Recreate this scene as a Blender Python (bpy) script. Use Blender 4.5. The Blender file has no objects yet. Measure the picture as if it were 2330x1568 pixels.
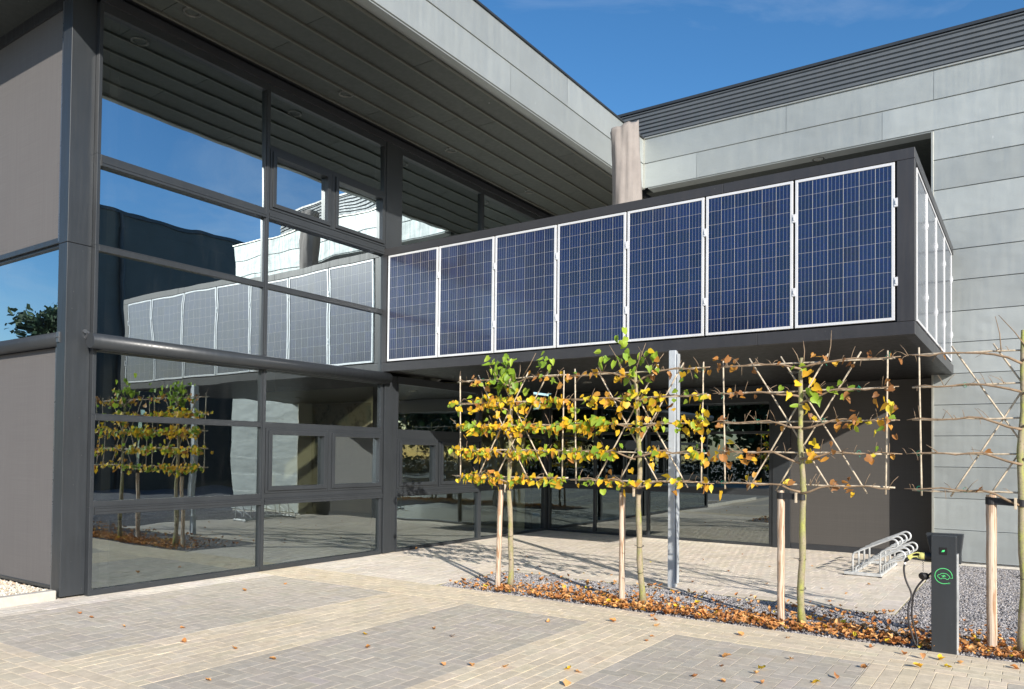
import bpy, bmesh, math, random
import numpy as np
from mathutils import Vector, Matrix
R = math.radians
random.seed(7); rng = np.random.default_rng(7)
scene = bpy.context.scene
# ---------------------------------------------------------------- camera
yaw, pitch, roll, H = 0.5952, 0.0212, 0.0101, 1.5682
fwd = Vector((-math.sin(yaw)*math.cos(pitch), math.cos(yaw)*math.cos(pitch), math.sin(pitch)))
rt = Vector((math.cos(yaw), math.sin(yaw), 0)); up = rt.cross(fwd)
rt2 = rt*math.cos(roll)+up*math.sin(roll); up2 = up*math.cos(roll)-rt*math.sin(roll)
cam = bpy.data.cameras.new('camera'); co = bpy.data.objects.new('camera', cam); scene.collection.objects.link(co)
co.matrix_world = Matrix(((rt2.x, up2.x, -fwd.x, 0), (rt2.y, up2.y, -fwd.y, 0), (rt2.z, up2.z, -fwd.z, H), (0, 0, 0, 1)))
cam.sensor_width = 36; cam.lens = 1748.3154/2330*36; cam.shift_x = -0.0020; cam.shift_y = 0.0916
cam.clip_start = .05; cam.clip_end = 2000; scene.camera = co
# ---------------------------------------------------------------- light
SUN = Vector((1.42, -1, .755)).normalized()
w = bpy.data.worlds.new('World'); scene.world = w; w.use_nodes = True
wn, wl = w.node_tree.nodes, w.node_tree.links
sky = wn.new('ShaderNodeTexSky'); sky.sky_type = 'NISHITA'; sky.sun_disc = False
sky.sun_elevation = math.asin(SUN.z); sky.sun_rotation = math.atan2(SUN.x, SUN.y)
sky.altitude = 0; sky.air_density = 1.0; sky.dust_density = 0.5; sky.ozone_density = 3.0
hs = wn.new('ShaderNodeHueSaturation'); hs.inputs['Saturation'].default_value = 1.24; wl.new(sky.outputs[0], hs.inputs['Color'])
tcw = wn.new('ShaderNodeTexCoord'); mpw = wn.new('ShaderNodeMapping'); mpw.inputs['Scale'].default_value = (1.2, 2.6, 6); wl.new(tcw.outputs['Generated'], mpw.inputs[0])
nz = wn.new('ShaderNodeTexNoise'); nz.inputs['Scale'].default_value = 1.6; nz.inputs['Detail'].default_value = 7; nz.inputs['Roughness'].default_value = .62; nz.inputs['Distortion'].default_value = .6; wl.new(mpw.outputs[0], nz.inputs['Vector'])
mrw = wn.new('ShaderNodeMapRange'); mrw.inputs[1].default_value = .5; mrw.inputs[2].default_value = .85; mrw.inputs[3].default_value = 0; mrw.inputs[4].default_value = .35; wl.new(nz.outputs[0], mrw.inputs[0])
mxw = wn.new('ShaderNodeMix'); mxw.data_type = 'RGBA'; wl.new(mrw.outputs[0], mxw.inputs[0]); wl.new(hs.outputs[0], mxw.inputs[6]); mxw.inputs[7].default_value = (4.2, 4.8, 5.6, 1)
wl.new(mxw.outputs[2], wn['Background'].inputs[0]); wn['Background'].inputs[1].default_value = 0.125
sl = bpy.data.lights.new('sun', 'SUN'); sl.energy = 5.0; sl.angle = R(.53); sl.color = (1, .925, .82)
so = bpy.data.objects.new('sun', sl); scene.collection.objects.link(so); so.rotation_euler = SUN.to_track_quat('Z', 'Y').to_euler()
vs = scene.view_settings; vs.view_transform = 'Standard'; vs.look = 'None'; vs.gamma = 1; vs.exposure = 0.42
scene.render.engine = 'CYCLES'
try:
    scene.cycles.max_bounces = 10; scene.cycles.glossy_bounces = 5; scene.cycles.transparent_max_bounces = 12
    scene.cycles.diffuse_bounces = 4; scene.cycles.sample_clamp_indirect = 4; scene.cycles.blur_glossy = .3
except Exception: pass
# ---------------------------------------------------------------- materials
MATS = {}
class NT:
    def __init__(s, name):
        s.m = bpy.data.materials.new(name); s.m.use_nodes = True; s.n = s.m.node_tree.nodes; s.l = s.m.node_tree.links
        s.b = s.n['Principled BSDF']; s.out = s.n['Material Output']; MATS[name] = s.m
    def add(s, t, **k):
        x = s.n.new(t)
        for a, v in k.items():
            if a == 'ins':
                for i, q in v.items(): s.put(x.inputs[i], q)
            else: setattr(x, a, v)
        return x
    def put(s, sock, q):
        if isinstance(q, bpy.types.NodeSocket): s.l.new(q, sock)
        else: sock.default_value = q
    def set(s, **k):
        for a, v in k.items(): s.put(s.b.inputs[a.replace('_', ' ')], v)
    def co(s, kind='Object'): return s.add('ShaderNodeTexCoord').outputs[kind]
    def mapping(s, scale, vec=None):
        return s.add('ShaderNodeMapping', ins={'Vector': vec or s.co(), 'Scale': scale}).outputs[0]
    def noise(s, scale, vec=None, detail=4, rough=.6, out=0):
        x = s.add('ShaderNodeTexNoise', ins={'Scale': scale, 'Detail': detail, 'Roughness': rough})
        s.l.new(vec or s.co(), x.inputs['Vector']); return x.outputs[out]
    def ramp(s, fac, stops):
        x = s.add('ShaderNodeValToRGB', ins={0: fac}); e = x.color_ramp.elements
        while len(e) < len(stops): e.new(.5)
        for i, (p, c) in enumerate(stops): e[i].position = p; e[i].color = (*c, 1) if len(c) == 3 else c
        return x.outputs[0]
    def mr(s, v, a, b, c, d): return s.add('ShaderNodeMapRange', ins={0: v, 1: a, 2: b, 3: c, 4: d}).outputs[0]
    def math(s, op, a, b=0.0):
        return s.add('ShaderNodeMath', operation=op, ins={0: a, 1: b}).outputs[0]
    def mix(s, f, a, b, bt='MIX'):
        x = s.add('ShaderNodeMix', data_type='RGBA', blend_type=bt); s.put(x.inputs[0], f)
        for i, q in ((6, a), (7, b)):
            if isinstance(q, tuple) and len(q) == 3: q = (*q, 1)
            s.put(x.inputs[i], q)
        return x.outputs[2]
    def bump(s, h, strength=.3, dist=.01):
        x = s.add('ShaderNodeBump', ins={'Strength': strength, 'Distance': dist, 'Height': h}); s.l.new(x.outputs[0], s.b.inputs['Normal']); return x
def simple(name, col, rough=.5, metal=0, nscale=6, var=.15, bump=0, bscale=80, spec=.5, stretch=(1, 1, 1), coat=0):
    t = NT(name); v = t.mapping(stretch)
    n = t.noise(nscale, v)
    lo = tuple(c*(1-var) for c in col); hi = tuple(min(1, c*(1+var)) for c in col)
    t.set(Base_Color=t.ramp(n, [(.3, lo), (.7, hi)]), Metallic=metal, Roughness=t.mr(t.noise(nscale*2.3, v), .3, .7, max(0.02, rough-.06), rough+.06))
    t.b.inputs['Specular IOR Level'].default_value = spec
    if coat: t.set(Coat_Weight=coat, Coat_Roughness=.1)
    if bump: t.bump(t.noise(bscale, v), bump, .004)
    return t.m
A16 = (.036, .041, .047)
def alu(name, col, rough=.36):
    t = NT(name); n = t.noise(1.7); n2 = t.noise(120, detail=2); st = t.noise(3, t.mapping((9, 9, .6)))
    c = t.ramp(n, [(.3, tuple(x*.9 for x in col)), (.7, tuple(x*1.1 for x in col))])
    spots = t.mr(t.add('ShaderNodeTexVoronoi', ins={'Scale': 9.0, 'Vector': t.mapping((1, 1, .7))}).outputs['Distance'], .018, .035, .35, 0)
    c = t.mix(spots, c, (.35, .35, .33)); c = t.mix(t.mr(st, .5, .8, 0, .25), c, tuple(x*1.35 for x in col))
    t.set(Base_Color=c, Roughness=t.mr(st, .3, .7, rough-.08, rough+.1), Metallic=.15); t.bump(n2, .05, .001); return t.m
alu('anthracite', A16); alu('anthracite_box', (.042, .042, .046), .42); alu('dark_cladding', (.035, .038, .044), .5)
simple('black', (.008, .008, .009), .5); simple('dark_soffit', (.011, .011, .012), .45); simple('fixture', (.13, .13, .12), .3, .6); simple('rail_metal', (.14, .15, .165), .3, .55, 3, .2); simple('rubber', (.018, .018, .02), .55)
simple('galvanised', (.56, .58, .59), .42, .3, 7, .28, .1, 40); simple('galvanised_pole', (.50, .54, .58), .45, .25, 5, .10, .15, 30)
simple('alu_white', (.66, .67, .69), .35, .15, 5, .05)
simple('concrete', (.62, .59, .53), .85, 0, 9, .14, .4, 120); simple('kerb_white', (.50, .475, .42), .85, 0, 9, .12, .5, 120)
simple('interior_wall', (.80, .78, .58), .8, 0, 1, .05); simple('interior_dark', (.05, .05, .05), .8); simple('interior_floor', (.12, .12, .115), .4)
simple('green_tie', (.02, .32, .2), .5); simple('cable', (.03, .028, .032), .5); simple('plug_yellow', (.62, .60, .20), .4)
simple('bark_green', (.24, .22, .13), .8, 0, 22, .45, .6, 90, stretch=(1, 1, .3)); simple('twig', (.27, .19, .12), .7, 0, 30, .3)
simple('cane', (.52, .44, .33), .6, 0, 26, .32, .2, 60); simple('tree_bark', (.09, .07, .055), .9, 0, 8, .4, .6, 30)
# trunk lichen side
t = NT('linden_bark'); g = t.add('ShaderNodeNewGeometry'); sx = t.add('ShaderNodeSeparateXYZ', ins={0: t.co()})
n = t.noise(14, t.mapping((1, 1, .35))); n3 = t.noise(60)
c = t.ramp(n, [(.45, (.34, .28, .19)), (.58, (.28, .26, .13)), (.70, (.34, .36, .07))]); c = t.mix(t.mr(n3, .5, .7, 0, .6), c, (.14, .11, .07))
t.set(Base_Color=c, Roughness=.8); t.bump(n3, .5, .004)
t = NT('mossy_bark'); g = t.add('ShaderNodeNewGeometry'); sx = t.add('ShaderNodeSeparateXYZ', ins={0: t.co()})
n = t.noise(14, t.mapping((1, 1, .35))); n3 = t.noise(60)
c = t.ramp(n, [(.40, (.33, .28, .19)), (.52, (.29, .28, .13)), (.66, (.36, .38, .09))]); c = t.mix(t.mr(n3, .5, .7, 0, .6), c, (.14, .11, .07))
t.set(Base_Color=c, Roughness=.8); t.bump(n3, .5, .004)
# stake wood
t = NT('stake_wood'); v = t.mapping((1, 1, .12)); wv = t.add('ShaderNodeTexWave', wave_type='RINGS', ins={'Vector': v, 'Scale': 16.0, 'Distortion': 9.0, 'Detail': 3.0, 'Detail Scale': 1.3})
c = t.ramp(wv.outputs['Fac'], [(.1, (.62, .50, .39)), (.5, (.54, .41, .30)), (.75, (.36, .22, .13))]); c = t.mix(t.mr(t.noise(5), .4, .7, 0, .4), c, (.52, .47, .40))
kn = t.mr(t.add('ShaderNodeTexVoronoi', ins={'Scale': 4.0}).outputs['Distance'], .03, .07, .8, 0); c = t.mix(kn, c, (.25, .13, .07))
t.set(Base_Color=c, Roughness=.75); t.bump(wv.outputs['Fac'], .2, .002)
# zinc sheet
def zinc(name, base, rough=.42, metal=.55):
    t = NT(name); at = t.add('ShaderNodeAttribute', attribute_name='tone'); o = t.co()
    n = t.noise(1.1, o, 6); st = t.noise(2.2, t.mapping((7, 7, .5)), 5); f = t.noise(90, o, 3)
    c = t.ramp(n, [(.28, tuple(x*.91 for x in base)), (.72, tuple(min(1, x*1.06) for x in base))])
    c = t.mix(t.mr(st, .45, .8, 0, .16), c, tuple(min(1, x*1.3) for x in base)); c = t.mix(t.mr(f, .45, .75, 0, .18), c, tuple(x*.7 for x in base))
    sp = t.mr(t.add('ShaderNodeTexVoronoi', ins={'Scale': 2.3, 'Vector': t.mapping((1, 1, .45))}).outputs['Distance'], .012, .03, .5, 0)
    c = t.mix(sp, c, (.6, .63, .64))
    tone = t.mr(at.outputs['Fac'], 0, 1, .86, 1.1); cc = t.add('ShaderNodeCombineColor', ins={0: tone, 1: tone, 2: tone}).outputs[0]
    c = t.mix(1.0, c, cc, 'MULTIPLY')
    t.set(Base_Color=c, Metallic=metal, Roughness=t.mr(st, .3, .75, rough-.08, rough+.12))
    oc = t.noise(1.3, t.mapping((1, 1, 1.8)), 2); b1 = t.add('ShaderNodeBump', ins={'Strength': .6, 'Distance': .04, 'Height': oc})
    b2 = t.add('ShaderNodeBump', ins={'Strength': .06, 'Distance': .002, 'Height': f, 'Normal': b1.outputs[0]}); t.l.new(b2.outputs[0], t.b.inputs['Normal'])
    return t.m
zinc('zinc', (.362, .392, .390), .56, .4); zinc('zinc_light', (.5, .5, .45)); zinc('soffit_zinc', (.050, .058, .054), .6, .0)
zinc('zinc_rib_lit', (.12, .12, .10), .45, .2); zinc('corrugated', (.13, .145, .16), .5, .2)  # soffit ribs paler than the soffit: their lit edges put into the colour
# screens (woven sun blinds)
def screen(name, col):
    t = NT(name); o = t.co(); s_ = t.add('ShaderNodeSeparateXYZ', ins={0: o})
    a = t.noise(1, t.mapping((300, 300, 1.2)), 2); b = t.noise(1, t.mapping((1.2, 1.2, 300)), 2); n = t.noise(.8)
    f = t.math('ADD', t.math('MULTIPLY', a, .5), t.math('MULTIPLY', b, .5))
    c = t.ramp(f, [(.38, tuple(x*.86 for x in col)), (.62, tuple(x*1.13 for x in col))]); c = t.mix(t.mr(n, .3, .7, 0, .25), c, tuple(x*.85 for x in col))
    t.set(Base_Color=c, Roughness=.8); t.bump(f, .15, .001); return t.m
screen('screen_fabric', (.138, .131, .129)); screen('door_panel', (.070, .066, .063))
# draped cover cloth
t = NT('cover_cloth'); t.set(Base_Color=t.ramp(t.noise(4), [(.3, (.24, .215, .20)), (.7, (.30, .27, .25))]), Roughness=.9); t.bump(t.noise(9, t.mapping((1, 1, .3))), .5, .02)
# glass
def glass(name, refl, tint, wob, lo=.5, hi=.95):
    t = NT(name); t.n.remove(t.b)
    oi = t.add('ShaderNodeObjectInfo'); off = t.add('ShaderNodeVectorMath', operation='SCALE', ins={0: t.co('Object')}); off.inputs['Scale'].default_value = 1
    cx = t.add('ShaderNodeCombineXYZ', ins={0: t.math('MULTIPLY', oi.outputs['Random'], 40)}); ad = t.add('ShaderNodeVectorMath', operation='ADD', ins={0: t.co(), 1: cx.outputs[0]})
    n = t.noise(1.15, ad.outputs[0], 1.5, .4); bp = t.add('ShaderNodeBump', ins={'Strength': 1.0, 'Distance': wob, 'Height': n})
    gl = t.add('ShaderNodeBsdfGlossy', ins={'Color': (*refl, 1), 'Roughness': 0.0, 'Normal': bp.outputs[0]})
    dirt = t.noise(2.2, t.mapping((3, 3, .6)), 6); df = t.add('ShaderNodeBsdfDiffuse', ins={'Color': (.35, .36, .36, 1)})
    tr = t.add('ShaderNodeBsdfTransparent', ins={'Color': (*tint, 1)})
    fr = t.add('ShaderNodeFresnel', ins={'IOR': 1.5}); f = t.mr(fr.outputs[0], .04, .6, lo, hi)
    m1 = t.add('ShaderNodeMixShader', ins={0: f, 1: tr.outputs[0], 2: gl.outputs[0]})
    m2 = t.add('ShaderNodeMixShader', ins={0: t.mr(dirt, .55, .9, .002, .03), 1: m1.outputs[0], 2: df.outputs[0]})
    t.l.new(m2.outputs[0], t.out.inputs[0]); return t.m
glass('glass', (.82, .94, 1.0), (.66, .70, .62), .0042, .66, .97)
glass('glass_low', (.80, .93, .98), (.80, .82, .74), .0034, .37, .95)
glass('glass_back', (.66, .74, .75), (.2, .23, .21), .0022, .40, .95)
# solar cells
t = NT('solar_cells'); uv = t.add('ShaderNodeUVMap').outputs[0]; s_ = t.add('ShaderNodeSeparateXYZ', ins={0: uv})
def fracline(src, n, wd, ph=0.0):
    x = t.math('FRACT', t.math('ADD', t.math('MULTIPLY', src, n), ph)); d = t.math('ABSOLUTE', t.math('SUBTRACT', x, .5)); return t.math('GREATER_THAN', d, .5-wd)
gx = fracline(s_.outputs[0], 6, .014); gy = fracline(s_.outputs[1], 10, .0065)
bus = t.math('MAXIMUM', t.math('MAXIMUM', fracline(s_.outputs[0], 6, .010, .5), fracline(s_.outputs[0], 6, .010, .75)), fracline(s_.outputs[0], 6, .010, .25))
cellid = t.add('ShaderNodeVectorMath', operation='FLOOR', ins={0: t.add('ShaderNodeVectorMath', operation='MULTIPLY', ins={0: uv, 1: (6, 10, 1)}).outputs[0]})
wnz = t.add('ShaderNodeTexWhiteNoise', noise_dimensions='3D', ins={0: t.add('ShaderNodeVectorMath', operation='ADD', ins={0: cellid.outputs[0], 1: t.add('ShaderNodeCombineXYZ', ins={2: t.math('MULTIPLY', t.add('ShaderNodeObjectInfo').outputs['Random'], 99)}).outputs[0]}).outputs[0]})
vo = t.add('ShaderNodeTexVoronoi', ins={'Scale': 90.0, 'Vector': t.co()})
c = t.ramp(wnz.outputs['Value'], [(0, (.002, .005, .034)), (.5, (.003, .008, .054)), (.93, (.004, .011, .070)), (1, (.008, .006, .026))])
c = t.mix(.3, c, t.mix(1.0, c, vo.outputs['Color'], 'MULTIPLY')); c = t.mix(.15, c, t.mix(1.0, vo.outputs['Color'], (.015, .035, .13), 'MULTIPLY'))
c = t.mix(t.math('MULTIPLY', bus, .5), c, (.40, .40, .42)); c = t.mix(t.math('MAXIMUM', gx, gy), c, (.44, .41, .38))
t.set(Base_Color=c, Roughness=.3, Coat_Weight=1.0, Coat_Roughness=.15); t.b.inputs['Coat IOR'].default_value = 1.62
bpn = t.add('ShaderNodeBump', ins={'Strength': .5, 'Distance': .004, 'Height': t.noise(2.0, detail=2)}); t.l.new(bpn.outputs[0], t.b.inputs['Coat Normal'])
# pavers
def paver_mat(name):
    t = NT(name); at = t.add('ShaderNodeAttribute', attribute_name='col'); o = t.co()
    n = t.noise(1.3, o, 6); f = t.noise(160, o, 4); n2 = t.noise(14, o, 4)
    c = t.mix(1.0, at.outputs['Color'], t.ramp(n2, [(.3, (.84, .84, .83)), (.7, (1.1, 1.1, 1.1))]), 'MULTIPLY')
    c = t.mix(t.mr(n, .42, .75, 0, .3), c, (.40, .36, .29)); c = t.mix(t.mr(t.noise(.45, o, 7, .7), .5, .72, 0, .28), c, t.mix(1.0, c, (.66, .64, .60), 'MULTIPLY')); c = t.mix(t.mr(f, .5, .72, 0, .4), c, t.mix(1.0, c, (.62, .6, .58), 'MULTIPLY'))
    moss = t.mr(t.noise(.7, o, 5), .60, .72, 0, .3); c = t.mix(moss, c, (.30, .30, .2))
    t.set(Base_Color=c, Roughness=.88); t.bump(f, .35, .003); return t.m
paver_mat('pavers')
t = NT('joint_sand'); n = t.noise(3, detail=6); t.set(Base_Color=t.ramp(n, [(.44, (.30, .265, .19)), (.58, (.26, .25, .12)), (.70, (.18, .22, .04))]), Roughness=.95); t.bump(t.noise(200), .5, .004)
t = NT('far_paving'); br = t.add('ShaderNodeTexBrick', ins={'Vector': t.co(), 'Color1': (.40, .37, .32, 1), 'Color2': (.34, .32, .28, 1), 'Mortar': (.16, .15, .11, 1), 'Scale': 1.0, 'Mortar Size': .006, 'Brick Width': .21, 'Row Height': .105})
t.set(Base_Color=t.mix(t.mr(t.noise(.3), .4, .7, 0, .5), br.outputs[0], (.27, .26, .24)), Roughness=.9)
t = NT('gravel_base'); vo = t.add('ShaderNodeTexVoronoi', ins={'Scale': 62.0, 'Vector': t.co()}); n = t.noise(1.2, detail=5)
c = t.mix(.75, (.17, .17, .185), t.ramp(t.add('ShaderNodeSeparateColor', ins={0: vo.outputs['Color']}).outputs[0], [(0, (.16, .16, .17)), (.5, (.32, .31, .325)), (1, (.50, .48, .47))]))
c = t.mix(t.mr(vo.outputs['Distance'], .35, .8, 0, .85), c, (.08, .08, .085)); t.set(Base_Color=c, Roughness=.85); t.bump(t.math('SUBTRACT', 1.0, vo.outputs['Distance']), 1, .012)
def attrmat(name, rough=.8, transl=0, nsc=40, amt=.35, dark=(.5, .45, .4)):
    t = NT(name); at = t.add('ShaderNodeAttribute', attribute_name='col')
    c = t.mix(t.mr(t.noise(nsc, detail=3), .45, .7, 0, amt), at.outputs['Color'], t.mix(1.0, at.outputs['Color'], dark, 'MULTIPLY'))
    t.set(Base_Color=c, Roughness=rough)
    if transl:
        tr = t.add('ShaderNodeBsdfTranslucent', ins={'Color': c}); mx = t.add('ShaderNodeMixShader', ins={0: transl, 1: t.b.outputs[0], 2: tr.outputs[0]}); t.l.new(mx.outputs[0], t.out.inputs[0])
    return t.m
attrmat('stones', .85); attrmat('leaf', .5, .42, 50, .22, (.8, .62, .4)); attrmat('dry_leaf', .75, .15, 60, .4, (.6, .5, .4)); attrmat('foliage', .6, .25)
def flat(name, col, rough=.5, emit=0):
    t = NT(name); t.set(Base_Color=(*col, 1), Roughness=rough)
    if emit: t.set(Emission_Color=(*col, 1), Emission_Strength=emit)
    return t.m
simple('sign_green', (.10, .60, .20), .5, var=.03); flat('display_green', (.08, .7, .22), .4, .15); simple('white_tape', (.8, .8, .8), .5)
simple('lens_glass', (.30, .30, .30), .15, .6); simple('plaster_dark', (.062, .075, .075), .6, 0, 1, .1)
simple('white_frame', (.75, .77, .78), .5); simple('hedge_ground', (.05, .08, .02), .9, 0, 4, .4)
t = NT('painting_canvas'); n = t.noise(2.4, detail=5); t.set(Base_Color=t.ramp(n, [(.35, (.17, .15, .09)), (.45, (.5, .47, .32)), (.56, (.42, .45, .33)), (.66, (.12, .14, .12))]), Roughness=.7)
# ---------------------------------------------------------------- mesh helpers
def link(o, parent=None):
    scene.collection.objects.link(o)
    if parent is not None: o.parent = parent
    return o
def tag(o, label=None, cat=None, group=None, kind=None):
    if label: o['label'] = label
    if cat: o['category'] = cat
    if group: o['group'] = group
    if kind: o['kind'] = kind
    return o
def empty(name, loc=(0, 0, 0)):
    o = bpy.data.objects.new(name, None); o.location = loc; o.empty_display_size = .2; return link(o)
class MB:
    def __init__(s): s.v = []; s.f = []; s.uv = {}; s.tone = {}
    def add(s, vs, fs):
        b = len(s.v); s.v += [tuple(x) for x in vs]; s.f += [tuple(i+b for i in f) for f in fs]; return s
    def box(s, x0, x1, y0, y1, z0, z1):
        x0, x1 = min(x0, x1), max(x0, x1); y0, y1 = min(y0, y1), max(y0, y1); z0, z1 = min(z0, z1), max(z0, z1)
        return s.add([(x0, y0, z0), (x1, y0, z0), (x1, y1, z0), (x0, y1, z0), (x0, y0, z1), (x1, y0, z1), (x1, y1, z1), (x0, y1, z1)],
              [(0, 3, 2, 1), (4, 5, 6, 7), (0, 1, 5, 4), (1, 2, 6, 5), (2, 3, 7, 6), (3, 0, 4, 7)])
    def prism(s, pts, d):     # planar polygon extruded along vector d
        n = len(pts); d = Vector(d); a = [Vector(p) for p in pts]
        return s.add(a+[p+d for p in a], [tuple(range(n))[::-1], tuple(range(n, 2*n))]+[(i, (i+1) % n, n+(i+1) % n, n+i) for i in range(n)])
    def tube(s, path, r, n=8, cap=True):
        P = [Vector(p) for p in path]; rs = r if isinstance(r, (list, tuple)) else [r]*len(P)
        T = [(P[min(i+1, len(P)-1)]-P[max(i-1, 0)]).normalized() for i in range(len(P))]
        u = T[0].orthogonal().normalized(); vs = []
        for p, tt, q in zip(P, T, rs):
            u = (u-tt*u.dot(tt)).normalized(); w_ = tt.cross(u)
            vs += [p+(u*math.cos(k*2*math.pi/n)+w_*math.sin(k*2*math.pi/n))*q for k in range(n)]
        fs = [(i*n+k, i*n+(k+1) % n, (i+1)*n+(k+1) % n, (i+1)*n+k) for i in range(len(P)-1) for k in range(n)]
        if cap: fs += [tuple(range(n))[::-1], tuple((len(P)-1)*n+k for k in range(n))]
        return s.add(vs, fs)
    def build(s, name, mat, parent=None, bevel=0, smooth=False, origin=None):
        me = bpy.data.meshes.new(name); v = s.v
        o0 = Vector(origin) if origin else Vector((0, 0, 0))
        if origin: v = [tuple(Vector(p)-o0) for p in v]
        me.from_pydata(v, [], s.f); me.materials.append(MATS[mat]); me.update()
        bm = bmesh.new(); bm.from_mesh(me); bmesh.ops.recalc_face_normals(bm, faces=bm.faces); bm.to_mesh(me); bm.free()
        if smooth: me.polygons.foreach_set('use_smooth', [True]*len(me.polygons))
        o = bpy.data.objects.new(name, me); o.location = o0; link(o, parent)
        if bevel:
            m = o.modifiers.new('bevel', 'BEVEL'); m.width = bevel; m.segments = 2; m.limit_method = 'ANGLE'; m.angle_limit = R(40)
        return o
def np_mesh(name, V, F, cols, mat, parent=None):
    """V (n,3), F (m,k) all same k, cols (m,3) per face"""
    me = bpy.data.meshes.new(name); k = F.shape[1]
    me.vertices.add(len(V)); me.vertices.foreach_set('co', V.astype(np.float32).ravel())
    me.loops.add(F.size); me.loops.foreach_set('vertex_index', F.astype(np.int32).ravel())
    me.polygons.add(len(F)); me.polygons.foreach_set('loop_start', np.arange(0, F.size, k, dtype=np.int32))
    me.update(calc_edges=True); me.validate()
    me.shade_flat()
    a = me.attributes.new('col', 'FLOAT_COLOR', 'FACE'); c4 = np.ones((len(F), 4), np.float32); c4[:, :3] = cols; a.data.foreach_set('color', c4.ravel())
    me.materials.append(MATS[mat]); o = bpy.data.objects.new(name, me); return link(o, parent)
def rot_rand(n, tilt=None):
    """n random rotation matrices; tilt = max deviation of local z from world z (radians array)"""
    a = rng.uniform(0, 2*np.pi, n); b = rng.uniform(0, 2*np.pi, n); t_ = np.arccos(rng.uniform(-1, 1, n)) if tilt is None else tilt
    def rz(x): c, s_ = np.cos(x), np.sin(x); M = np.zeros((n, 3, 3)); M[:, 0, 0] = c; M[:, 0, 1] = -s_; M[:, 1, 0] = s_; M[:, 1, 1] = c; M[:, 2, 2] = 1; return M
    def rx(x): c, s_ = np.cos(x), np.sin(x); M = np.zeros((n, 3, 3)); M[:, 1, 1] = c; M[:, 1, 2] = -s_; M[:, 2, 1] = s_; M[:, 2, 2] = c; M[:, 0, 0] = 1; return M
    return rz(b) @ rx(t_) @ rz(a)
# ---------------------------------------------------------------- ground
MB().box(-160, 200, -160, 120, -.6, -.09).build('ground', 'far_paving')['kind'] = 'structure'
BEI = np.array((.75, .64, .475)); GRY = np.array((.53, .475, .395)); PAL = np.array((.78, .70, .60))
w_, L_ = .105, .21
pv = []   # x0,x1,y0,y1,col
def pav(x0, x1, y0, y1, clip, base, var=.04):
    x0 = max(x0, clip[0]); x1 = min(x1, clip[1]); y0 = max(y0, clip[2]); y1 = min(y1, clip[3])
    if x1-x0 > .012 and y1-y0 > .012: pv.append((x0, x1, y0, y1, *(base*(1+random.gauss(0, var))*np.array((1+random.gauss(0, .012), 1, 1-random.gauss(0, .02))))))
def herring(c, base):
    ni = int((c[1]-c[0])/w_)+2; nj = int((c[3]-c[2])/w_)+2
    for i in range(-1, ni):
        for j in range(-1, nj):
            d = (i-j) % 4; x = c[0]+i*w_; y = c[2]+j*w_
            if d == 0: pav(x, x+L_, y, y+w_, c, base)
            elif d == 3: pav(x, x+w_, y, y+L_, c, base)
def bondY(c, base, o=0):     # long side along Y
    n = max(1, round((c[1]-c[0])/w_)); ww = (c[1]-c[0])/n
    for i in range(n):
        y = c[2]-(L_/2 if (i+o) % 2 else 0)
        while y < c[3]: pav(c[0]+i*ww, c[0]+(i+1)*ww, y, y+L_, c, base); y += L_
def bondX(c, base, o=0):
    n = max(1, round((c[3]-c[2])/w_)); ww = (c[3]-c[2])/n
    for i in range(n):
        x = c[0]-(L_/2 if (i+o) % 2 else 0)
        while x < c[1]: pav(x, x+L_, c[2]+i*ww, c[2]+(i+1)*ww, c, base); x += L_
def soldier(c, base):
    n = max(1, round((c[3]-c[2])/L_)); hh = (c[3]-c[2])/n
    for i in range(n):
        x = c[0]-(w_/2 if i % 2 else 0)
        while x < c[1]: pav(x, x+w_, c[2]+i*hh, c[2]+(i+1)*hh, c, base); x += w_
YN, YF = 2.87, 6.45
cols = [('b', -8.60, -8.03), ('g', -8.03, -6.03), ('b', -6.03, -4.95), ('g', -4.95, -3.48), ('b', -3.48, -2.63), ('g', -2.63, -1.04), ('b', -1.04, -.16), ('g', -.16, 1.4), ('b', 1.4, 2.3), ('g', 2.3, 3.9), ('b', 3.9, 4.8), ('g', 4.8, 6.4)]
for k, a, b in cols:
    if k == 'b': bondY((a, b, YN, YF), BEI if a > -8.5 else PAL)
    else: herring((a, b, YN, YF), GRY*(1.1 if a < -7 else 1))
bondX((-8.60, 6.4, YF, 7.13), BEI)
bondX((-8.60, 6.4, 2.2, YN), BEI, 1)
for k, a, b in cols:
    if k == 'b': bondY((a, b, -2.5, 2.2), BEI)
    else: herring((a, b, -2.5, 2.2), GRY)
bondX((-8.60, 6.4, -3.1, -2.5), BEI)
soldier((-8.455, -6.10, 7.13, 13.70), PAL); soldier((-6.10, -1.40, 8.80, 13.70), PAL)
for x in np.arange(-6.10, -1.17, .315): pav(x, x+.315, 8.60, 8.80, (-6.10, -1.17, 8.60, 8.80), PAL*.97)
for y in np.arange(8.80, 13.7, .315): pav(-1.40, -1.17, y, y+.315, (-1.40, -1.17, 8.8, 13.24), PAL*.97)
for y in np.arange(7.13, 8.60, .315): pav(-6.10, -5.95, y, y+.315, (-6.10, -5.95, 7.13, 8.60), PAL*.97)
P = np.array(pv); n = len(P); e0 = .0013; ch = .003
x0, x1, y0, y1 = P[:, 0]+e0, P[:, 1]-e0, P[:, 2]+e0, P[:, 3]-e0; zt = rng.normal(0, .0006, n); tx = rng.normal(0, .0004, n)
def ring(dx, z): return np.stack([np.stack([x0+dx, y0+dx, z+tx], 1), np.stack([x1-dx, y0+dx, z-tx], 1), np.stack([x1-dx, y1-dx, z-tx], 1), np.stack([x0+dx, y1-dx, z+tx], 1)], 1)
V = np.concatenate([ring(ch, zt), ring(0, zt-.0012), ring(0, zt-.03)], 1).reshape(-1, 3)
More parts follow.
